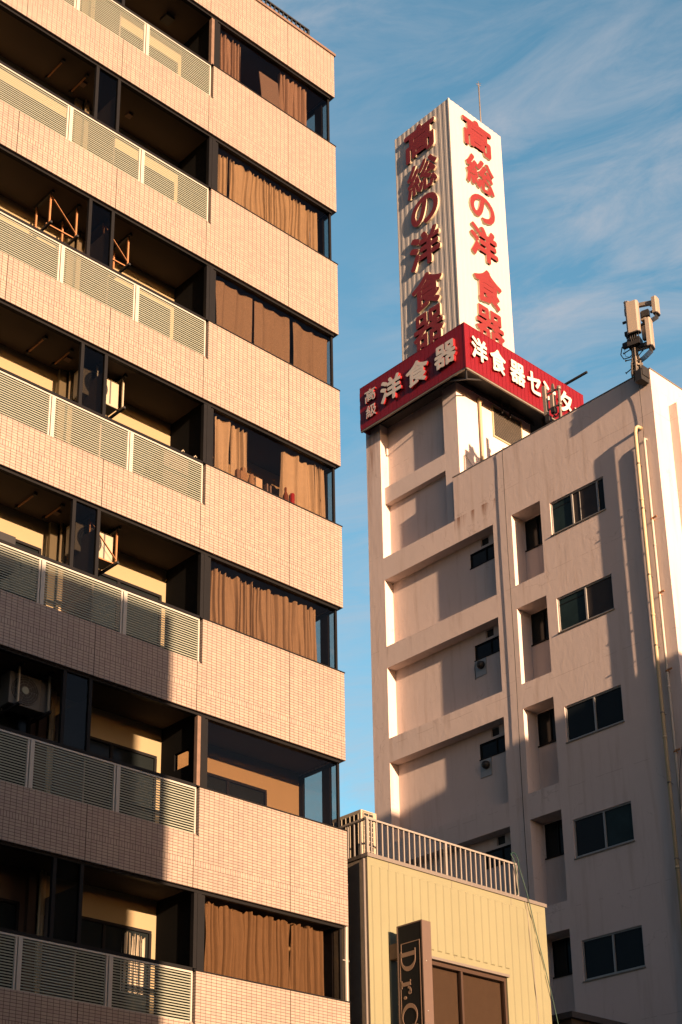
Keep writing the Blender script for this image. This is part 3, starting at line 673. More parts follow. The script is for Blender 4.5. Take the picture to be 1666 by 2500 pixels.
# ---- things standing on the sills
m = MB(); m.obox((16.20, 18.95, zsill(0)+0.55), (1, 0.0, 0), (0, 1, -0.12), (0, 0.12, 1), 0.25, 0.008, 0.42); tag(m.build('display_board', M['board']), 'plain grey board leaning in the topmost corner window between the curtains', 'board')
def sill_item(name, prof, x, k, mat, label, cat, y=18.945):
    m = MB(); m.lathe((x, y, zsill(k)+0.023), prof, 12)
    return tag(m.build(name, M[mat]), label, cat)
m = MB(); m.box(15.50, 15.66, 18.90, 19.0, zsill(3)+0.023, zsill(3)+0.33); m.box(15.53, 15.62, 18.895, 18.90, zsill(3)+0.10, zsill(3)+0.2); m.box(15.55, 15.62, 18.91, 18.98, zsill(3)+0.33, zsill(3)+0.43); tag(m.build('storage_box', M['card']), 'tall brown box on the sill in front of the folded curtain', 'box')
m = MB(); m.box(15.42, 15.49, 18.90, 18.97, zsill(3)+0.023, zsill(3)+0.33); tag(m.build('carton', M['edge']), 'slim dark carton beside the tall brown box on the sill', 'carton')
sill_item('jar', ((0.05, 0), (0.065, 0.05), (0.065, 0.22), (0.04, 0.30), (0.045, 0.34)), 15.78, 3, 'card', 'round brown jar on the sill at the left of the dark gap', 'jar')
m = MB(); m.box(15.86, 16.01, 18.91, 19.0, zsill(3)+0.023, zsill(3)+0.35); tag(m.build('carton', M['creamside']), 'pale cream carton on the sill in the dark gap', 'carton')
m = MB(); m.box(16.12, 16.15, 18.91, 18.99, zsill(3)+0.023, zsill(3)+0.32); m.box(16.20, 16.23, 18.91, 18.99, zsill(3)+0.023, zsill(3)+0.31); m.box(16.151, 16.199, 18.97, 18.98, zsill(3)+0.023, zsill(3)+0.28); tag(m.build('book_stand', M['board']), 'small grey stand on the sill in the dark gap', 'stand')
sill_item('bottle', ((0.05, 0), (0.055, 0.1), (0.05, 0.24), (0.02, 0.33), (0.018, 0.42)), 16.60, 3, 'brownglass', 'dark brown bottle on the sill in front of the right curtain', 'bottle')
sill_item('bottle', ((0.042, 0), (0.045, 0.02), (0.045, 0.33), (0.04, 0.35)), 16.76, 3, 'red', 'bright red bottle on the sill in front of the right curtain', 'bottle')

# ------------------------------------------------------------------ the white plastered building on the right
D = 28.4
off = thing('office_building', (34.0, 24.0, GZ), 'old white plastered building with recessed bays, drainpipes and a rooftop sign base', 'building')
RD = 0.32
WIN = [(21.48, 20.53), (18.73, 17.77), (15.77, 14.82), (12.84, 11.87), (9.89, 8.93), (6.94, 5.98)]
NAR = [(21.70, 19.61), (18.95, 16.82), (16.15, 13.88), (13.20, 10.93), (10.25, 7.98), (7.30, 5.03)]
BAY = [(21.71, 19.62), (18.965, 16.85), (16.145, 13.85), (13.21, 10.92), (10.26, 7.97)]
holes = []
for t, b in WIN: holes.append((20.43, 22.145, b, t, 0.085, []))
for t, b in NAR: holes.append((22.46, 23.435, b, t, 0.49, [(22.53, 23.40, t-0.90, t-0.03, 0.06, [])]))
BW = []
for i, (t, b) in enumerate(BAY):
    sub = [(24.10, 25.215, t-0.75, t-0.315, 0.09, []), (24.53, 24.81, t-0.25, t+0.005 - 0.02, 0.12, [])]
    holes.append((24.08, 28.17, b, t, RD, sub))
m = MB()
holed_wall(m, (D, 0, 0), (0,1,0), (0,0,1), (1,0,0), 18.76, 28.79, GZ, 22.42, holes)
holed_wall(m, (D, 0, 0), (0,1,0), (0,0,1), (1,0,0), 18.76, 25.42, 22.42, 23.77, [])
m.quad((D, 28.20, 22.42), (D, 28.79, 22.42), (D, 28.79, 26.92), (D, 28.20, 26.92))
m.quad((D, 28.20, 22.42), (D, 28.20, 26.92), (D+RD, 28.20, 26.92), (D+RD, 28.20, 22.42))
m.quad((D, 25.42, 22.42), (D, 28.20, 22.42), (D+RD, 28.20, 22.42), (D+RD, 25.42, 22.42))
m.quad((D, 25.42, 22.42), (D, 25.42, 23.77), (D+0.2, 25.42, 23.77), (D+0.2, 25.42, 22.42))
m.quad((D+RD, 25.42, 22.42), (D+RD, 28.20, 22.42), (D+RD, 28.20, 26.92), (D+RD, 25.42, 26.92))
m.quad((D, 28.79, GZ), (D, 28.79, 26.92), (32.0, 28.79, 26.92), (32.0, 28.79, GZ))
m.build('side_wall', M['plaster'], off, weld=True)
m = MB(); m.box(D+0.004, D+0.2, 18.77, 25.42, 22.9, 23.764); m.box(D+0.2, 44.0, 18.77, 18.96, 22.9, 23.764); m.build('parapet', M['plaster'], off)
m = MB(); m.box(D-0.012, D+0.22, 18.74, 25.43, 23.772, 23.80); m.box(D+0.22, 44.0, 18.74, 18.98, 23.772, 23.80); m.build('coping', M['coping'], off)
m = MB(); m.box(D+0.36, 44.0, 18.96, 28.78, 22.6, 22.9); m.build('roof', M['roofdark'], off)
m = MB(); m.box(D+0.6, 44.0, 19.3, 28.7, GZ, 22.59); m.build('core_wall', M['darkwall'], off)
# street front
m = MB()
holed_wall(m, (0, 18.76, 0), (1,0,0), (0,0,1), (0,1,0), D, 44.0, GZ, 23.77, [])
m.box(29.06, 41.0, 18.52, 18.757, GZ, 22.98)
m.build('front_wall', M['plaster'], off)
m = MB(); m.box(29.36, 31.2, 18.50, 18.519, 22.05, 22.93); w = m.build('window', M['alu'], off)
m = MB(); m.box(29.42, 31.14, 18.492, 18.4995, 22.11, 22.87); m.build('pane', M['winglass'], w)
# penthouse under the sign
PX = 28.535
m = MB()
m.box(PX, D+RD-0.002, 25.27, 25.80, 22.43, 26.92)
m.box(D+RD-0.002, 31.75, 25.27, 25.60, 22.9, 26.92)
m.box(31.55, 31.75, 25.60, 28.5, 22.9, 26.92)
m.build('penthouse_wall', M['bay'], off)
m = MB(); m.box(PX, D+RD-0.002, 25.802, 28.198, 24.25, 24.79); m.build('bay_beam', M['bay'], off)
m = MB(); m.box(D+0.02, 31.9, 25.25, 28.78, 26.93, 27.05); m.build('penthouse_roof', M['roofdark'], off)
m = MB()
m.box(30.03, 30.07, 25.235, 25.268, 25.76, 26.83); m.box(31.29, 31.33, 25.235, 25.268, 25.76, 26.83); m.box(30.07, 31.29, 25.235, 25.268, 26.79, 26.83); m.box(30.07, 31.29, 25.235, 25.268, 25.76, 25.80)
gv = m.build('vent_grille', M['pipe'], off)
m = MB(); m.box(30.07, 31.29, 25.262, 25.2685, 25.80, 26.79); m.build('backing', M['black'], gv)
m = MB(); z = 25.82
while z < 26.76:
    m.prism([(25.236, z), (25.26, z+0.008), (25.26, z+0.004), (25.237, z-0.012)], lambda y, zz: (30.07, y, zz), lambda y, zz: (31.29, y, zz)); z += 0.049
m.build('slats', M['galv'], gv)
m = MB(); m.tube([(29.45, 25.20, 22.9), (29.45, 25.20, 26.70), (29.45, 25.26, 26.78)], 0.045, 10); m.box(29.39, 29.51, 25.15, 25.268, 26.62, 26.66); m.build('vent_pipe', M['pipe'], off)
m = MB(); m.tube([(28.72, 25.235, 22.9), (28.72, 25.235, 24.55), (28.85, 25.235, 24.62)], 0.012, 6); m.tube([(28.74, 25.23, 24.6), (29.0, 25.225, 24.35), (29.4, 25.23, 24.2)], 0.008, 6); m.build('conduit', M['galv'], off)
for xx in (31.95, 32.05):
    m = MB(); m.tube([(xx, 25.3, 22.9), (xx, 25.3, 26.5+0.2*(xx-32))], 0.022, 8); m.build('vent_pipe', M['galv'], off)

# windows of the side wall
YW0, YW1 = 20.43, 22.145
for i, (t, b) in enumerate(WIN):
    X0 = D + 0.03; fw = 0.035
    m = MB()
    m.box(X0, D+0.083, YW0+0.002, YW1-0.002, b+0.002, b+0.055); m.box(X0, D+0.083, YW0+0.002, YW1-0.002, t-0.035, t-0.002)
    m.box(X0, D+0.083, YW0+0.002, YW0+0.03, b+0.055, t-0.035); m.box(X0, D+0.083, YW1-0.03, YW1-0.002, b+0.055, t-0.035)
    if i == 0: mull = [21.46, 20.66]
    else: mull = [21.27 if i != 3 else 21.25]
    for y in mull: m.box(X0-0.004, D+0.06, y-0.022, y+0.022, b+0.055, t-0.035)
    w = m.build('window', M['alu'], off)
    ys = [YW1-0.03] + [y for y in mull] + [YW0+0.03]
    pan = {0: ('teal', 'greypane', 'winglass'), 1: ('teal', 'greypane'), 2: ('winglass', 'winglass'), 3: ('winglass', 'teal'), 4: ('winglass', 'winglass'), 5: ('winglass', 'winglass')}[i]
    for j in range(len(ys)-1):
        hi = ys[j] - (0.022 if j else 0); lo = ys[j+1] + (0.022 if j < len(ys)-2 else 0)
        m = MB(); m.box(D+0.062, D+0.068, lo, hi, b+0.055, t-0.035); m.build('pane', M[pan[j]], w)
    if i in (0, 1):
        y0 = mull[0] + 0.022; m = MB(); m.box(D+0.054, D+0.0615, y0, YW1-0.03, t-0.20, t-0.18); m.build('curtain_rail', M['dark'], w)
    if i == 0:
        m = MB(); m.box(D+0.05, D+0.0615, 21.22, 21.235, b+0.055, t-0.035); m.build('stile', M['alu'], w)
    m = MB(); m.box(D-0.03, D+0.029, YW0-0.02, YW1+0.02, b-0.022, b+0.001); m.build('sill', M['galv'], w)
for t, b in NAR:
    X0 = D + 0.49
    m = MB(); y0, y1 = 22.53, 23.40; zb_, zt_ = t-0.90, t-0.03
    m.box(X0+0.005, X0+0.055, y0, y0+0.03, zb_, zt_); m.box(X0+0.005, X0+0.055, y1-0.03, y1, zb_, zt_); m.box(X0+0.005, X0+0.055, y0+0.03, y1-0.03, zb_, zb_+0.03); m.box(X0+0.005, X0+0.055, y0+0.03, y1-0.03, zt_-0.03, zt_); m.box(X0+0.002, X0+0.05, 22.98, 23.01, zb_+0.03, zt_-0.03)
    w = m.build('window', M['dark'], off)
    m = MB(); m.box(X0+0.03, X0+0.036, y0+0.03, 22.98, zb_+0.03, zt_-0.03); m.build('pane', M['winglass'], w)
    m = MB(); m.box(X0+0.03, X0+0.036, 23.01, y1-0.03, zb_+0.03, zt_-0.03); m.build('pane', M['winglass'], w)
    m = MB(); m.box(X0-0.03, X0-0.001, y0-0.02, y1+0.02, zb_-0.03, zb_); m.build('sill', M['dark'], w)
for i, (t, b) in enumerate(BAY):
    X0 = D + RD; zt_, zb_ = t-0.315, t-0.75
    m = MB(); m.box(X0+0.01, X0+0.07, 24.10, 25.215, zb_, zb_+0.03); m.box(X0+0.01, X0+0.07, 24.10, 25.215, zt_-0.03, zt_); m.box(X0+0.01, X0+0.07, 24.10, 24.13, zb_+0.03, zt_-0.03); m.box(X0+0.01, X0+0.07, 25.185, 25.215, zb_+0.03, zt_-0.03); m.box(X0+0.01, X0+0.07, 24.64, 24.67, zb_+0.03, zt_-0.03)
    w = m.build('window', M['dark'], off)
    m = MB(); m.box(X0+0.045, X0+0.05, 24.13, 24.64, zb_+0.03, zt_-0.03); m.build('pane', M['winglass'], w)
    m = MB(); m.box(X0+0.045, X0+0.05, 24.67, 25.185, zb_+0.03, zt_-0.03); m.build('pane', M['winglass'], w)
    m = MB(); m.box(X0-0.02, X0-0.001, 24.09, 25.23, zb_-0.025, zb_); m.build('sill', M['dark'], w)
    m = MB(); m.box(X0+0.06, X0+0.10, 24.535, 24.805, t-0.25, t-0.02); m.build('vent_opening', M['black'], off)
    if i in (1, 2):
        hz = t - 0.79
        m = MB(); m.box(X0-0.02, X0-0.002, 24.83, 25.205, hz-0.47, hz); pl = m.build('vent_plate', M['alu'], off)
        m = MB(); cz = hz - 0.17
        m.lathe((0, 0, 0), ((0.11, 0), (0.11, 0.05), (0.085, 0.12), (0.03, 0.15)), 14)
        for v in m.bm.verts: v.co = Vector((X0-0.02-v.co.z, 24.99+v.co.x, cz+v.co.y))
        m.build('vent_cowl', M['blackmetal'], pl)
    if i in (1,):
        m = MB(); m.tube([(X0-0.01, 25.21, t-0.80), (X0-0.01, 25.235, t-0.95), (X0-0.01, 25.22, t-1.3)], 0.008, 6); m.build('conduit', M['black'], off)

# downpipes near the street corner
def pipe(pts, r, mat, joints, name='downpipe'):
    m = MB(); m.tube(pts, r, 12)
    for z in joints:
        m.tube([(pts[-1][0], pts[-1][1], z-0.03), (pts[-1][0], pts[-1][1], z+0.03)], r*1.18, 12)
    return m.build(name, M[mat], off)
p1 = pipe([(D+0.02, 19.165, 22.24), (D-0.12, 19.19, 22.25), (D-0.148, 19.22, 22.22), (D-0.148, 19.25, 22.1), (D-0.148, 19.25, GZ)], 0.046, 'pipe', (20.2, 17.1, 14.0, 10.9, 7.8))
p2 = pipe([(D+0.02, 19.05, 21.86), (D-0.08, 19.052, 21.85), (D-0.086, 19.055, 21.78), (D-0.086, 19.055, GZ)], 0.032, 'pipegrey', (18.9, 15.2, 11.5, 8.0))
for z in (21.2, 19.95, 18.15, 16.3, 14.6, 12.9, 11.1, 9.3, 7.5):
    m = MB(); m.box(D-0.15, D+0.004, 19.243, 19.257, z-0.006, z+0.006); m.tube([(D-0.148, 19.25, z-0.014), (D-0.148, 19.25, z+0.014)], 0.052, 12); m.box(D-0.215, D-0.19, 19.20, 19.26, z-0.02, z+0.01); m.build('bracket', M['galv'], p1)
for z in (19.6, 17.6, 15.6, 13.6, 11.6, 9.6, 7.6):
    m = MB(); m.box(D-0.09, D+0.004, 19.04, 19.07, z-0.015, z+0.015); m.tube([(D-0.086, 19.055, z-0.02), (D-0.086, 19.055, z+0.02)], 0.04, 12); m.obox((D-0.10, 18.99, z+0.02), (0,1,0), (1,0,0), (0,0,1), 0.08, 0.012, 0.02); m.build('bracket', M['rust'], p2)

# cables down the side wall
def cable(pts, r, mat, label, name='cable', sub=8, group=None):
    pts = [Vector(p) for p in pts]; path = []
    for i in range(len(pts)-1):
        p0 = pts[max(i-1,0)]; p1_ = pts[i]; p2_ = pts[i+1]; p3 = pts[min(i+2, len(pts)-1)]
        for k in range(sub):
            t = k/sub; path.append(0.5*((2*p1_) + (p2_-p0)*t + (2*p0-5*p1_+4*p2_-p3)*t*t + (3*p1_-p0-3*p2_+p3)*t**3))
    path.append(pts[-1])
    m = MB(); m.tube(path, r, 6); return tag(m.build(name, M[mat]), label, 'cable', group)
cable([(D+0.1, 23.56, 23.84), (D-0.03, 23.572, 23.79), (D-0.04, 23.575, 23.4), (D-0.042, 23.585, 21), (D-0.042, 23.565, 17.5), (D-0.042, 23.59, 14), (D-0.042, 23.575, 10.5), (D-0.042, 23.58, 5), (D-0.04, 23.58, GZ)], 0.008, 'black', 'thin dark cable running down the white side wall between bays and windows')
cable([(D-0.10, 18.98, 23.42), (D-0.05, 19.07, 23.3), (D-0.03, 19.085, 22.6), (D-0.03, 19.10, 21.8), (D-0.03, 19.11, 19), (D-0.03, 19.12, 14), (D-0.03, 19.11, 8)], 0.007, 'black', 'thin black cable hanging from the corner antenna behind the downpipes')
cable([(D-0.2, 18.72, 13.9), (D-0.15, 18.95, 13.0), (D-0.12, 19.04, 12.2)], 0.009, 'black', 'short black cable slanting past the downpipes near the right edge')

# ------------------------------------------------------------------ corner antenna mast
am = thing('antenna_mast', (28.25, 19.03, 23.4), 'mobile antenna mast with three panels clamped to the right roof corner', 'antenna')
mx_, my_ = 28.25, 19.02
m = MB(); m.tube([(mx_, my_, 23.45), (mx_, my_, 25.75)], 0.075, 14); m.tube([(mx_, my_, 24.33), (mx_, my_, 24.36)], 0.079, 14); m.build('mast', M['antenna'], am)
m = MB(); m.box(28.08, 28.39, 18.80, 18.98, 23.36, 23.66); m.box(28.3, D+0.25, 18.86, 19.12, 23.5, 23.58); m.box(28.12, 28.42, 18.78, 18.80, 23.5, 23.78); m.build('clamp_box', M['blackmetal'], am)
for z, r in ((23.72, 0.14), (23.90, 0.13), (24.03, 0.105)):
    m = MB(); m.tube([(mx_, my_, z-0.02), (mx_, my_, z+0.02)], r, 14)
    for i in range(7):
        a = i*0.9; m.bar((mx_+r*math.cos(a), my_+r*math.sin(a), z-0.10), (mx_+r*1.05*math.cos(a), my_+r*1.05*math.sin(a), z+0.10), 0.03)
    m.build('clamp', M['galv'], am)
for (a, b) in (((0, -0.05, 24.16), (-0.05, -0.24, 24.22)), ((0, 0.05, 24.16), (-0.05, 0.26, 24.20)), ((0, 0.05, 23.95), (-0.06, 0.28, 23.84)), ((0, 0.05, 24.50), (-0.05, 0.30, 24.44))):
    m = MB(); p = Vector((mx_, my_, 0)) + Vector(a); q = Vector((mx_, my_, 0)) + Vector(b); m.tube([p, q], 0.014, 6); m.tube([q, q + (q-p).normalized()*0.02], 0.028, 6); m.build('step_bolt', M['blackmetal'], am)
def panel(cx, cy, z0, z1, yaw, w, d, name='panel_antenna', dark=True):
    m = MB(); a = Vector((math.cos(yaw), math.sin(yaw), 0)); b = Vector((-a.y, a.x, 0))      # a: the way the panel faces
    prof = [(-d/2, -w/2), (d*0.25, -w/2), (d/2, -w*0.36), (d/2, w*0.36), (d*0.25, w/2), (-d/2, w/2)]
    m.prism(prof, lambda p, q: Vector((cx, cy, z0+0.03)) + a*p + b*q, lambda p, q: Vector((cx, cy, z1)) + a*p + b*q)
    o = m.build(name, M['antenna'], am)
    m = MB(); m.prism([(p*0.98, q*0.98) for p, q in prof], lambda p, q: Vector((cx, cy, z0)) + a*p + b*q, lambda p, q: Vector((cx, cy, z0+0.0295)) + a*p + b*q); m.build('end_cap', M['blackmetal'], o)
    for z in (z0+0.15, z1-0.15):
        m = MB(); c0 = Vector((cx, cy, z)) - a*(d/2); m.bar(c0, c0 - a*0.10, 0.05, 0.05); m.build('mount', M['galv'], o)
    for i in range(5):
        m = MB(); c0 = Vector((cx, cy, z0)) + b*(-w*0.32 + w*0.16*i); q = Vector((mx_+0.03*i-0.06, my_-0.02*i, z0-0.22)); m.tube([c0, c0+Vector((0,0,-0.07)), (c0+q)/2+Vector((0,0,-0.06)), q], 0.011, 6); m.build('jumper_cable', M['black'], o)
panel(28.05, 18.865, 24.70, 25.64, math.pi*1.10, 0.33, 0.15)
panel(28.28, 18.56, 24.22, 25.06, math.pi*1.60, 0.26, 0.13)
panel(28.42, 18.40, 25.20, 25.70, math.pi*1.55, 0.22, 0.12)
m = MB(); m.tube([(mx_+0.02, my_+0.02, 24.4), (mx_+0.02, my_+0.05, 25.82)], 0.035, 10); m.build('support_pole', M['galv'], am)
m = MB(); m.bar((28.25, 19.05, 25.72), (28.42, 18.50, 25.62), 0.08, 0.10); m.build('top_arm', M['galv'], am)
m = MB(); m.bar((28.25, 19.0, 24.36), (28.32, 18.62, 24.32), 0.05, 0.05); m.build('lower_arm', M['galv'], am)
for (x, y, z, s, nm) in ((28.25, 18.68, 24.72, (0.06, 0.07, 0.20), 'radio_unit'), (28.33, 18.72, 25.28, (0.07, 0.07, 0.14), 'radio_unit'), (28.28, 19.02, 24.62, (0.13, 0.12, 0.11), 'cable_hub'), (28.25, 19.09, 25.72, (0.08, 0.09, 0.10), 'top_clamp'), (28.30, 19.12, 24.95, (0.05, 0.06, 0.07), 'amplifier'), (28.3, 19.13, 25.30, (0.05, 0.05, 0.05), 'amplifier'), (28.27, 18.72, 25.0, (0.05, 0.05, 0.04), 'amplifier')):
    m = MB(); m.obox((x, y, z), (1, 0.15, 0), (-0.15, 1, 0), (0, 0, 1), *s)
    o = m.build(nm, M['antenna'] if nm == 'radio_unit' else (M['galv'] if nm == 'top_clamp' else M['blackmetal']), am); bv = o.modifiers.new('b', 'BEVEL'); bv.width = 0.02; bv.segments = 2
    if nm == 'top_clamp':
        for i in range(6):
            m = MB(); m.obox((x + rnd.uniform(-.1,.02), y + rnd.uniform(-.11,.11), z + rnd.uniform(-.14,.12)), (1, rnd.uniform(-.5,.5), 0), (rnd.uniform(-.5,.5), -1, .2), (0, .2, 1), 0.04, 0.035, 0.05); m.build('clamp_part', M['galv'] if i % 2 else M['blackmetal'], o)
m = MB(); m.tube([(28.25, 19.2, 24.68), (28.22, 19.38, 24.66), (28.2, 19.42, 24.45), (28.22, 19.36, 24.3), (28.24, 19.2, 24.27), (28.25, 19.06, 24.33)], 0.014, 6); m.tube([(28.25, 19.33, 24.66), (28.22, 19.3, 24.35), (28.25, 19.06, 24.18)], 0.006, 5); m.build('loop_cable', M['black'], am)
for (x, y, z, a_, b_, c_) in ((28.22, 19.10, 25.15, 0.03, 0.035, 0.42), (28.24, 19.20, 25.34, 0.02, 0.09, 0.03), (28.24, 19.19, 24.98, 0.03, 0.07, 0.06), (28.23, 19.16, 24.88, 0.03, 0.06, 0.05), (28.22, 18.98, 24.56, 0.14, 0.16, 0.10), (28.24, 19.12, 25.58, 0.06, 0.07, 0.10), (28.30, 18.64, 25.30, 0.06, 0.09, 0.09), (28.28, 18.78, 24.42, 0.05, 0.12, 0.05), (28.30, 18.70, 24.88, 0.05, 0.06, 0.05), (28.26, 18.60, 24.42, 0.04, 0.05, 0.04)):
    m = MB(); m.obox((x, y, z), (1, 0.3, 0.05), (-0.3, 1, 0), (0, 0, 1), a_, b_, c_); m.build('mount_hardware', M['blackmetal'] if c_ < 0.4 else M['galv'], am)
m = MB(); m.obox((28.26, 19.24, 24.68), (0, 1, 0.1), (1, 0, 0), (0, -.1, 1), 0.12, 0.05, 0.07); m.build('connector_box', M['blackmetal'], am)
for i in range(7):
    a = 0.7*i; m = MB(); m.tube([(mx_+0.08*math.cos(a), my_+0.08*math.sin(a), 24.55), (mx_+0.09*math.cos(a), my_+0.09*math.sin(a), 24.2), (mx_+0.10*math.cos(a+.3), my_+0.10*math.sin(a+.3), 23.8), (mx_+0.09*math.cos(a+.5), my_+0.09*math.sin(a+.5), 23.5)], 0.012, 5); m.build('feed_cable', M['black'], am)

# smaller antenna standing on the roof in front of the red sign
sa = thing('roof_antenna', (28.95, 21.98, 22.9), 'small roof antenna with one slim panel, standing before the red sign', 'antenna')
m = MB(); m.tube([(28.9, 21.955, 22.9), (28.9, 21.955, 25.19)], 0.038, 12); m.build('pole', M['galv'], sa)
m = MB(); m.prism([(-0.06, -0.05), (0.04, -0.05), (0.06, -0.03), (0.06, 0.03), (0.04, 0.05), (-0.06, 0.05)], lambda p, q: (28.9-q, 22.41-p-0.0, 24.50), lambda p, q: (28.9-q, 22.43-p, 25.42)); m.build('panel_antenna', M['antenna'], sa)
for z in (24.62, 25.12):
    m = MB(); m.bar((28.9, 21.96, z), (28.9, 22.36, z+0.02), 0.03, 0.04); m.tube([(28.9, 21.955, z-0.05), (28.9, 21.955, z+0.05)], 0.06, 10); m.build('arm', M['galv'], sa)
m = MB(); m.box(28.84, 28.96, 22.13, 22.24, 24.62, 25.02); o = m.build('radio_unit', M['antenna'], sa)
m = MB(); m.box(28.83, 28.95, 22.10, 22.22, 24.44, 24.60); m.build('connector_block', M['blackmetal'], sa)
m = MB(); m.prism([(22.07, 25.1), (22.20, 25.1), (22.16, 25.34), (22.11, 25.34)], lambda y, z: (28.86, y, z), lambda y, z: (28.89, y, z)); m.tube([(28.88, 22.15, 25.0), (28.86, 22.19, 25.2), (28.9, 22.1, 25.3)], 0.008, 5); m.build('lug', M['galv'], sa)
for i in range(5):
    m = MB(); m.tube([(28.88, 22.12+0.03*i, 24.45), (28.87, 22.2-0.03*i, 24.3), (28.88, 22.0, 24.25+0.03*i), (28.9, 21.99, 23.6)], 0.009, 5); m.build('jumper_cable', M['black'], sa)
m = MB(); m.box(28.85, 28.97, 22.31, 22.44, 24.28, 24.45); m.build('filter_box', M['blackmetal'], sa)

k_ = 29.45/28.9; sa.location = Vector(sa['_o'])*k_; sa.scale = (k_, k_, k_)

# ------------------------------------------------------------------ red box sign
SX, SY0, SY1, SX1, SZ0, SZ1 = 28.05, 24.423, 28.655, 33.31, 26.725, 28.222
rs = thing('box_sign', ((SX+SX1)/2, (SY0+SY1)/2, SZ0), 'red ribbed box sign with white raised lettering around the tower base', 'sign')
def ribbed(mb, org, ud, nd, width, z0, z1, pitch, depth, flat=0.5):
    org = Vector(org); ud = Vector(ud); nd = Vector(nd)
    pts = [(0, 0)]; n = max(1, round(width/pitch)); p = width/n
    for i in range(n):
        a = i*p
        pts += [(a+p*(1-flat)/2*0.7, 0), (a+p*(1-flat)/2, -depth), (a+p*(1+flat)/2*1.0, -depth), (a+p*(1+flat)/2+p*(1-flat)/2*0.3, 0)]
    pts.append((width, 0))
    q = [(u, d) for u, d in pts] + [(width, -0.06), (0, -0.06)]
    f = lambda z: (lambda u, d: org + ud*u + nd*d + Vector((0, 0, z)))
    mb.prism(q, f(z0), f(z1))
def seamed(mb, org, ud, nd, width, z0, z1, pitch, gap=0.012, depth=0.012):
    """flat cladding with narrow grooves between the strips"""
    org = Vector(org); ud = Vector(ud); nd = Vector(nd); n = max(1, round(width/pitch)); p = width/n; pts = []
    for i in range(n):
        a, b = i*p, (i+1)*p
        pts += [(a + (gap/2 if i else 0), 0), (b - (gap/2 if i < n-1 else 0), 0)]
        if i < n-1: pts += [(b-gap/2+0.001, -depth), (b+gap/2-0.001, -depth)]
    q = pts + [(width, -0.06), (0, -0.06)]
    f = lambda z: (lambda u, d: org + ud*u + nd*d + Vector((0, 0, z)))
    mb.prism(q, f(z0), f(z1))
m = MB(); seamed(m, (SX, SY0+0.05, 0), (0,1,0), (-1,0,0), SY1-SY0-0.05, SZ0+0.03, SZ1, 0.165); m.build('sign_panel', M['redsign'], rs)
m = MB(); seamed(m, (SX+0.05, SY0, 0), (1,0,0), (0,-1,0), SX1-SX-0.05, SZ0+0.03, SZ1, 0.165); m.build('sign_panel', M['redsign'], rs)
m = MB(); m.box(SX+0.065, SX1, SY1-0.06, SY1-0.001, SZ0+0.03, SZ1); m.box(SX1-0.06, SX1, SY0+0.065, SY1-0.065, SZ0+0.03, SZ1); m.build('sign_panel', M['redsign'], rs)
m = MB(); m.box(SX-0.006, SX+0.05, SY0-0.006, SY0+0.05, SZ0, SZ1+0.012); m.box(SX-0.006, SX+0.06, SY0+0.05, SY1, SZ1+0.001, SZ1+0.012); m.box(SX+0.05, SX1, SY0-0.006, SY0+0.06, SZ1+0.001, SZ1+0.012)
for z in (SZ0+0.12, SZ0+0.62, SZ0+1.05): m.box(SX-0.004, SX+0.03, SY1-0.03, SY1+0.006, z, z+0.28)
m.build('corner_trim', M['redsign'], rs)
m = MB(); m.box(SX+0.01, SX+0.06, SY0+0.01, SY1, SZ0-0.02, SZ0+0.029); m.box(SX+0.06, SX1, SY0+0.01, SY0+0.06, SZ0-0.02, SZ0+0.029)
m.build('bottom_rail', M['galv'], rs)
m = MB()
for zz in (SZ0+0.2,):
    m.box(SX+0.07, SX1-0.07, SY0+0.07, SY1-0.07, zz+0.16, zz+0.20)
m.bar((SX+0.09, SY0+0.09, SZ0+0.1), (SX+0.09, SY0+0.09, SZ0-0.32), 0.04); m.bar((SX+0.09, SY0+0.09, SZ0-0.30), (SX+0.9, SY0+0.12, SZ0+0.05), 0.035); m.bar((SX+0.09, SY0+0.09, SZ0-0.30), (SX+0.12, SY0+0.9, SZ0+0.05), 0.035)
for xx in (30.3, 30.65):
    m.bar((xx, 25.1, SZ0+0.3), (xx, 25.1, SZ0-0.15), 0.03)
m.bar((31.9, 24.9, SZ0+0.3), (31.9, 24.9, 22.9), 0.06)
m.build('inner_frame', M['blackmetal'], rs)
# left face: characters on the side towards -X run along -Y
ly, uz, nx_ = (0, -1, 0), (0, 0, 1), (-1, 0, 0)
for ch, y_, z_, w, h in (('高', 28.40, 27.53, 0.45, 0.44), ('級', 28.36, 26.985, 0.43, 0.42), ('洋', 27.71, 27.10, 0.86, 0.79), ('食', 26.66, 27.08, 0.88, 0.80), ('器', 25.53, 27.11, 0.83, 0.76)):
    letter(ch, rs, (SX-0.0005, y_, z_), ly, uz, nx_, w, h, 0.085 if w > .6 else 0.05, M['whiteface'], M['redside'], bold=0.040 if w > .6 else 0.022)
for ch, x_, z_, w, h in (('洋', 28.25, 27.14, 0.66, 0.76), ('食', 29.03, 27.12, 0.66, 0.78), ('器', 29.87, 27.12, 0.65, 0.76), ('セ', 30.61, 27.14, 0.61, 0.74), ('ン', 31.32, 27.16, 0.58, 0.66), ('タ', 32.02, 27.13, 0.62, 0.76), ('ー', 32.76, 27.44, 0.46, 0.085)):
    letter(ch, rs, (x_, SY0-0.0005, z_), (1,0,0), uz, (0,-1,0), w, h, 0.07, M['whiteface'], M['redside'], bold=0.042)

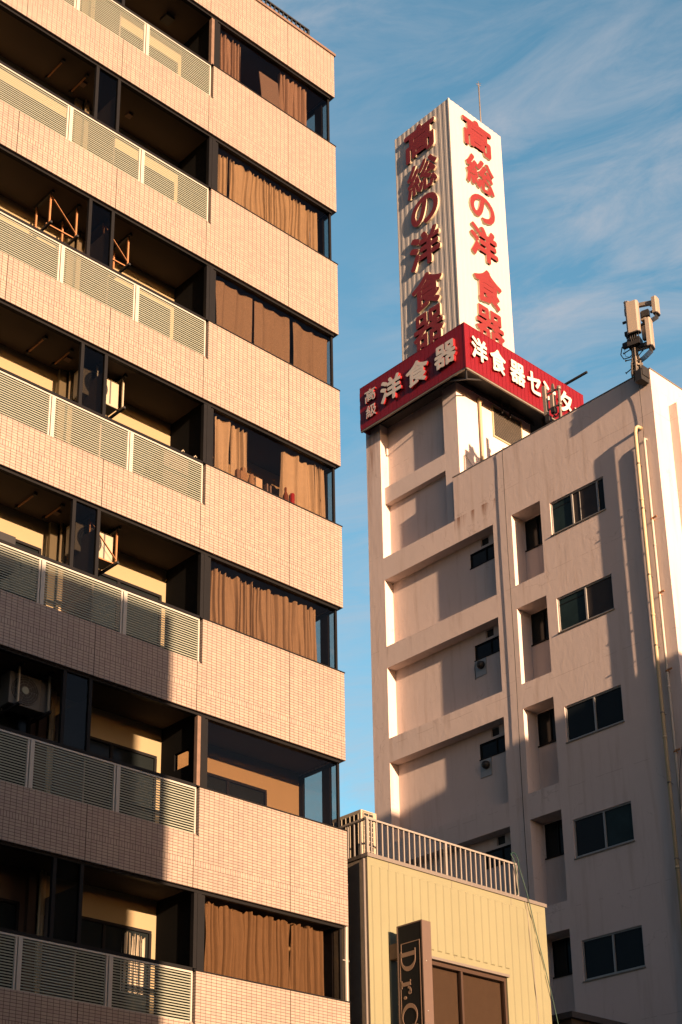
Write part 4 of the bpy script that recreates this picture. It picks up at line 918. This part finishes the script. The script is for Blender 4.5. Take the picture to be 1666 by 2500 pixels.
# ------------------------------------------------------------------ white sign tower
TX0, TX1, TY0, TY1, TZ0, TZ1 = 29.0, 31.42, 25.41, 27.77, 27.052, 37.70
tw = thing('sign_tower', ((TX0+TX1)/2, (TY0+TY1)/2, TZ0), 'tall white ribbed sign tower with red vertical lettering above the roof', 'sign tower')
m = MB(); ribbed(m, (TX0, TY0+0.03, 0), (0,1,0), (-1,0,0), TY1-TY0-0.03, TZ0, TZ1, 0.196, 0.005, 0.42); m.build('ribbed_panel', M['white_rib'], tw)
m = MB(); ribbed(m, (TX0+0.03, TY0, 0), (1,0,0), (0,-1,0), TX1-TX0-0.03, TZ0, TZ1, 0.20, 0.010, 0.42); m.build('ribbed_panel', M['white_rib'], tw)
m = MB(); m.box(TX0+0.07, TX1, TY1-0.05, TY1, TZ0, TZ1); m.box(TX1-0.05, TX1, TY0+0.07, TY1-0.05, TZ0, TZ1); m.build('rear_panel', M['white_rib'], tw)
m = MB(); m.box(TX0-0.006, TX0+0.045, TY0-0.006, TY0+0.045, TZ0, TZ1+0.01); m.box(TX0+0.05, TX1-0.05, TY0+0.062, TY1-0.05, TZ1-0.08, TZ1-0.04); m.build('corner_trim', M['white_rib'], tw)
for ch, y_, z_, w, h in (('高', 27.20, 36.35, 1.12, 1.06), ('総', 27.14, 34.90, 1.10, 1.04), ('の', 27.04, 33.62, 0.98, 0.92), ('洋', 27.14, 32.10, 1.08, 1.10), ('食', 27.13, 30.55, 1.08, 1.10), ('器', 27.12, 29.22, 1.06, 1.04)):
    letter(ch, tw, (TX0-0.0005, y_ + 0.09*w, z_ - 0.09*h), ly, uz, nx_, w*1.18, h*1.18, 0.06, M['redface'], M['creamside'], bold=0.030 if ch in '総器' else 0.042)
for ch, x_, z_, w, h in (('高', 29.64, 36.38, 1.14, 1.03), ('総', 29.70, 34.90, 1.10, 1.04), ('の', 29.78, 33.66, 0.96, 0.86), ('洋', 29.72, 32.20, 1.05, 1.08), ('食', 29.78, 30.60, 1.06, 1.10), ('器', 29.78, 29.22, 1.06, 1.05)):
    letter(ch, tw, (x_ - 0.09*w, TY0-0.0005, z_ - 0.09*h), (1,0,0), uz, (0,-1,0), w*1.18, h*1.18, 0.06, M['redface'], M['creamside'], bold=0.030 if ch in '総器' else 0.042)
m = MB(); m.tube([(31.2, 26.0, 37.62), (31.2, 26.0, 40.1)], 0.022, 8); m.tube([(31.2, 26.0, 40.1), (31.2, 26.0, 40.28)], 0.008, 6); m.bar((31.14, 26.03, 40.12), (31.26, 25.97, 40.12), 0.015); m.bar((31.15, 26.06, 40.19), (31.25, 25.94, 40.17), 0.012)
tag(m.build('lightning_rod', M['galv']), 'thin grey lightning rod rising from the top of the white sign tower', 'lightning rod')
m = MB(); m.bar((33.36, 25.5, 29.0), (33.36, 24.24, 29.0), 0.06); m.tube([(33.36, 25.5, 29.0), (33.36, 25.5, 26.9)], 0.03, 8)
tag(m.build('lamp_arm', M['blackmetal']), 'black horizontal bar sticking out above the far end of the red sign', 'bar')

# ------------------------------------------------------------------ the yellow clad shop
shop = thing('shop_building', (20.6, 22.5, GZ), 'narrow shop clad in pale yellow ribbed steel with a brown window', 'building')
X0, X1, ZT = 18.285, 23.0, 8.835
WX0, WX1, WZ1, WZ0 = 19.20, 21.79, 7.265, 4.2
m = MB(); Yp = F + 0.0
holed_wall(m, (0, Yp, 0), (1,0,0), (0,0,1), (0,1,0), X0, X1, GZ, ZT, [(WX0, WX1, WZ0, WZ1, 0.16, None)])
def flute(a, b, z0, z1):
    d = 0.019; s = 0.016
    v = [(a, Yp-0.001, z0), (b, Yp-0.001, z0), (b, Yp-0.001, z1), (a, Yp-0.001, z1)]; w_ = [(a+s, Yp-d, z0+s), (b-s, Yp-d, z0+s), (b-s, Yp-d, z1-s), (a+s, Yp-d, z1-s)]
    V = [m.bm.verts.new(p) for p in v]; Wv = [m.bm.verts.new(p) for p in w_]
    m.bm.faces.new(Wv)
    for i in range(4): m.bm.faces.new([V[i], V[(i+1)%4], Wv[(i+1)%4], Wv[i]])
x = 18.483
while x < X1 - 0.1:
    a, b = x - 0.118, x
    if b < WX0 - 0.02 or a > WX1 + 0.02: flute(a, b, GZ+0.4, 8.70)
    else: flute(a, b, 7.435, 8.70)
    x += 0.1993
m.build('cladding', M['yellow'], shop)
for xs_ in (18.80, 20.40, 22.02):
    m = MB(); m.box(xs_-0.004, xs_+0.004, Yp-0.004, Yp-0.0012, 7.4, ZT); m.build('panel_seam', M['coping'], shop)
m = MB(); m.box(X0+0.0, X0+0.12, Yp+0.002, 26.0, GZ, ZT); m.build('flank_wall', M['flank'], shop)
m = MB(); m.box(X1-0.12, X1, Yp+0.002, 26.0, GZ, ZT); m.box(X0+0.12, X1-0.12, 25.8, 26.0, GZ, ZT); m.build('rear_wall', M['yellow'], shop)
m = MB(); m.box(X0-0.02, X1+0.03, Yp-0.03, Yp+0.13, ZT+0.002, ZT+0.07); m.build('coping', M['coping'], shop)
m = MB(); m.box(X0-0.02, X0+0.14, Yp+0.131, 26.0, ZT+0.002, ZT+0.07); m.box(X1-0.13, X1+0.03, Yp+0.131, 26.0, ZT+0.002, ZT+0.07); m.build('coping', M['umber'], shop)
m = MB(); m.box(X0+0.14, X1-0.13, Yp+0.131, 25.8, ZT-0.25, ZT-0.1); m.build('roof', M['roofdark'], shop)
m = MB(); ft = 0.05
m.box(WX0+0.003, WX1-0.003, Yp+0.03, Yp+0.12, WZ1-0.075, WZ1-0.003); m.box(WX0+0.003, WX0+ft, Yp+0.03, Yp+0.12, WZ0, WZ1-0.075); m.box(WX1-ft, WX1-0.003, Yp+0.03, Yp+0.12, WZ0, WZ1-0.075); m.box(20.585, 20.635, Yp+0.035, Yp+0.11, WZ0, WZ1-0.075)
w = m.build('window', M['brown_and_shade'], shop)
m = MB(); m.box(WX0+ft, 20.585, Yp+0.07, Yp+0.076, WZ0, WZ1-0.075); m.build('pane', M['bronze'], w)
m = MB(); m.box(20.635, WX1-ft, Yp+0.07, Yp+0.076, WZ0, WZ1-0.075); m.build('pane', M['bronze'], w)
m = MB(); m.box(WX0+0.005, WX1-0.005, Yp+0.14, Yp+0.155, WZ0, WZ1-0.01); m.build('blind', M['umber'], w)
m = MB(); m.box(WX0-0.02, WX1+0.03, Yp-0.045, Yp-0.002, WZ1+0.002, WZ1+0.05); m.build('drip_cap', M['coping'], shop)
m = MB(); m.box(18.22, 18.262, 18.78, 18.82, GZ, 8.80); m.build('corner_trim', M['coping'], shop)

# railing round the shop roof
rl = thing('railing', (20.3, F+0.06, ZT+0.072), 'beige metal railing along the roof edge of the yellow shop', 'railing')
RY = F + 0.05; rz0, rz1 = ZT+0.072, 9.56
m = MB(); m.bar((18.30, RY, rz1), (22.29, RY, rz1), 0.05, 0.035); m.bar((18.33, RY, rz1), (18.33, 21.4, rz1), 0.05, 0.035, (0,0,1)); m.build('top_rail', M['rail'], rl)
for xx in (18.335, 20.325, 22.275):
    m = MB(); m.box(xx-0.024, xx+0.024, RY-0.024, RY+0.024, rz0, rz1-0.018); m.build('post', M['rail'], rl)
x = 18.44
while x < 22.22:
    if abs(x-20.325) > 0.05:
        m = MB(); m.box(x-0.0125, x+0.0125, RY-0.012, RY+0.012, rz0, rz1-0.018); m.build('baluster', M['rail'], rl)
    x += 0.1345
y = RY + 0.15
while y < 21.3:
    m = MB(); m.box(18.33-0.012, 18.33+0.012, y-0.0125, y+0.0125, rz0, rz1-0.018); m.build('baluster', M['rail'], rl); y += 0.16
# condenser on the shop roof
ac = thing('roof_condenser', (19.15, 20.1, ZT-0.1), 'tall beige air conditioning condenser behind the corner of the roof railing', 'air conditioner')
m = MB(); m.box(18.98, 19.38, 19.6, 20.6, ZT-0.099, 10.12); o = m.build('casing', M['acwhite'], ac); bv = o.modifiers.new('b', 'BEVEL'); bv.width = 0.012; bv.segments = 2
m = MB(); m.box(19.02, 19.27, 19.594, 19.5995, ZT+0.1, 10.06); gq = m.build('coil', M['black'], ac)
m = MB()
for i in range(13):
    z = ZT+0.12+i*0.094; m.box(19.02, 19.27, 19.582, 19.593, z, z+0.014)
for xx in (19.02, 19.14, 19.26): m.box(xx, xx+0.014, 19.576, 19.5815, ZT+0.1, 10.06)
m.build('coil_guard', M['acwhite'], gq)
m = MB(); m.box(18.974, 18.9795, 19.64, 20.56, ZT, 10.04); gq = m.build('coil', M['black'], ac)
m = MB()
for i in range(9): m.box(18.962, 18.9735, 19.66+i*0.11, 19.672+i*0.11, ZT, 10.04)
m.build('coil_guard', M['acwhite'], gq)
cable([(22.26, F+0.02, 8.95), (22.23, F-0.02, 9.25), (22.16, F-0.01, 9.6), (22.10, F, 9.72), (22.2, F, 9.76), (22.29, F, 9.66), (22.27, F-0.03, 9.5), (22.33, F-0.06, 9.25), (22.45, F-0.06, 8.92), (22.62, F-0.05, 8.35), (22.92, F-0.05, 7.33), (23.08, F-0.05, 6.73), (23.3, F-0.05, 5.8)], 0.009, 'bluegreen', 'green cable looped at the right end of the railing and hanging down slack')
cable([(22.41, F-0.03, 8.84), (22.47, F-0.022, 8.4), (22.55, F-0.025, 7.2), (22.60, F-0.022, 6.4), (22.62, F-0.02, 4)], 0.006, 'coping', 'thin pale cord hanging straight down the right side of the yellow cladding')
# projecting sign
ps = thing('projecting_sign', (18.83, 18.21, 4.0), 'black vertical sign box with bronze letters projecting from the yellow shop', 'sign')
PSX0, PSX1, PY0, PY1, PZ = 18.72, 18.935, 17.92, 18.515, 7.60
m = MB(); m.box(PSX0+0.012, PSX1, PY0, PY1, 3.0, PZ); o = m.build('casing', M['signside'], ps)
m = MB(); m.box(PSX0-0.002, PSX0+0.0115, PY0-0.004, PY0+0.022, 3.0, PZ+0.004); m.box(PSX0-0.002, PSX0+0.0115, PY1-0.022, PY1+0.004, 3.0, PZ+0.004); m.box(PSX0-0.002, PSX0+0.0115, PY0+0.022, PY1-0.022, PZ-0.02, PZ+0.004); m.build('frame', M['signside'], ps)
m = MB(); m.box(PSX0+0.004, PSX0+0.0115, PY0+0.022, PY1-0.022, 3.0, PZ-0.02); m.build('face', M['signface'], ps)
m = MB(); m.box(18.752, 18.90, PY1+0.001, F-0.018, 7.07, 7.33); m.build('bracket', M['edge'], ps)
m = MB(); m.box(18.752, 18.90, PY1+0.001, F-0.018, 4.07, 4.33); m.build('bracket', M['edge'], ps)
for z in (6.9, 6.05, 5.2):
    m = MB(); m.lathe((0,0,0), ((0.012, 0), (0.012, 0.006), (0.004, 0.009)), 8)
    for v in m.bm.verts: v.co = Vector((18.80 + v.co.x, PY0-0.0005-v.co.z, z+v.co.y))
    m.build('screw', M['alu'], ps)
# letters turned a quarter clockwise: letter-right is down, letter-up is towards the street (-Y)
def glyph(mb, rings, y_base, z_start, sc):
    f = lambda dx: (lambda a, b: (PSX0+dx, y_base - b*sc, z_start - a*sc))
    for r in rings: mb.prism(r, f(0.0035), f(-0.004))
def arc(cx, cy, rx, ry, a0, a1, n): return [(cx+rx*math.cos(R(a0+(a1-a0)*i/n)), cy+ry*math.sin(R(a0+(a1-a0)*i/n))) for i in range(n+1)]
S_ = 0.345
def strip_ring(outer, inner): return [[outer[i], outer[i+1], inner[i+1], inner[i]] for i in range(len(outer)-1)]
m = MB()
Dg = [[(0, 0), (0.46, 0), (0.46, 0.05), (0, 0.05)], [(0, 0.95), (0.46, 0.95), (0.46, 1), (0, 1)], [(0.12, 0.051), (0.34, 0.051), (0.34, 0.949), (0.12, 0.949)]]
Dg += strip_ring(arc(0.461, 0.5, 0.62, 0.5, -90, 90, 20), arc(0.461, 0.5, 0.38, 0.45, -90, 90, 20))
glyph(m, Dg, 18.435, 7.15, S_)
m.build('lettering', M['bronzelet'], ps)
m = MB()
rg = [[(0, 0), (0.40, 0), (0.40, 0.05), (0, 0.05)], [(0.10, 0.051), (0.30, 0.051), (0.30, 0.66), (0.10, 0.62)], [(0, 0.60), (0.099, 0.60), (0.099, 0.66), (0, 0.64)]]
rg += strip_ring(arc(0.56, 0.40, 0.26, 0.28, 170, 60, 10), arc(0.56, 0.40, 0.14, 0.17, 170, 60, 10)) + [arc(0.66, 0.57, 0.10, 0.10, 0, 330, 12)]
glyph(m, rg, 18.435, 6.63, S_*0.96); m.build('lettering', M['bronzelet'], ps)
m = MB(); glyph(m, [arc(0, 0.10, 0.085, 0.10, 0, 340, 16)], 18.39, 6.335, S_); m.build('lettering', M['bronzelet'], ps)
m = MB()
cg = strip_ring(arc(0.62, 0.5, 0.60, 0.52, 40, 320, 30), arc(0.70, 0.5, 0.46, 0.46, 45, 315, 30)) + [[(1.06, 0.62), (1.14, 0.62), (1.14, 1.0), (1.10, 1.0)]]
glyph(m, cg, 18.435, 6.235, S_); m.build('lettering', M['bronzelet'], ps)
m = MB(); t_ = 0.014
f_ = lambda y0, y1, z0, z1: m.box(PSX0-0.001, PSX0+0.0035, y0, y1, z0, z1)
f_(17.985, 18.43, 7.262, 7.262+t_); f_(17.985, 17.985+t_, 3.2, 7.262); f_(18.43-t_, 18.43, 7.16, 7.262); f_(18.462-t_, 18.462, 3.2, 7.12)
m.build('border_line', M['bronzelet'], ps)

# low roof in the gap between the shop and the white building
lo = thing('rear_annex', (25.5, 20.5, GZ), 'low dark roofed annex in the gap beside the yellow shop, at the bottom edge', 'annex')
m = MB(); m.box(23.9, 27.6, 19.0, 22.5, GZ, 6.86); m.build('wall', M['umber'], lo)
m = MB(); m.box(23.8, 27.7, 18.9, 22.6, 6.862, 6.98); m.build('roof_slab', M['roofdark'], lo)
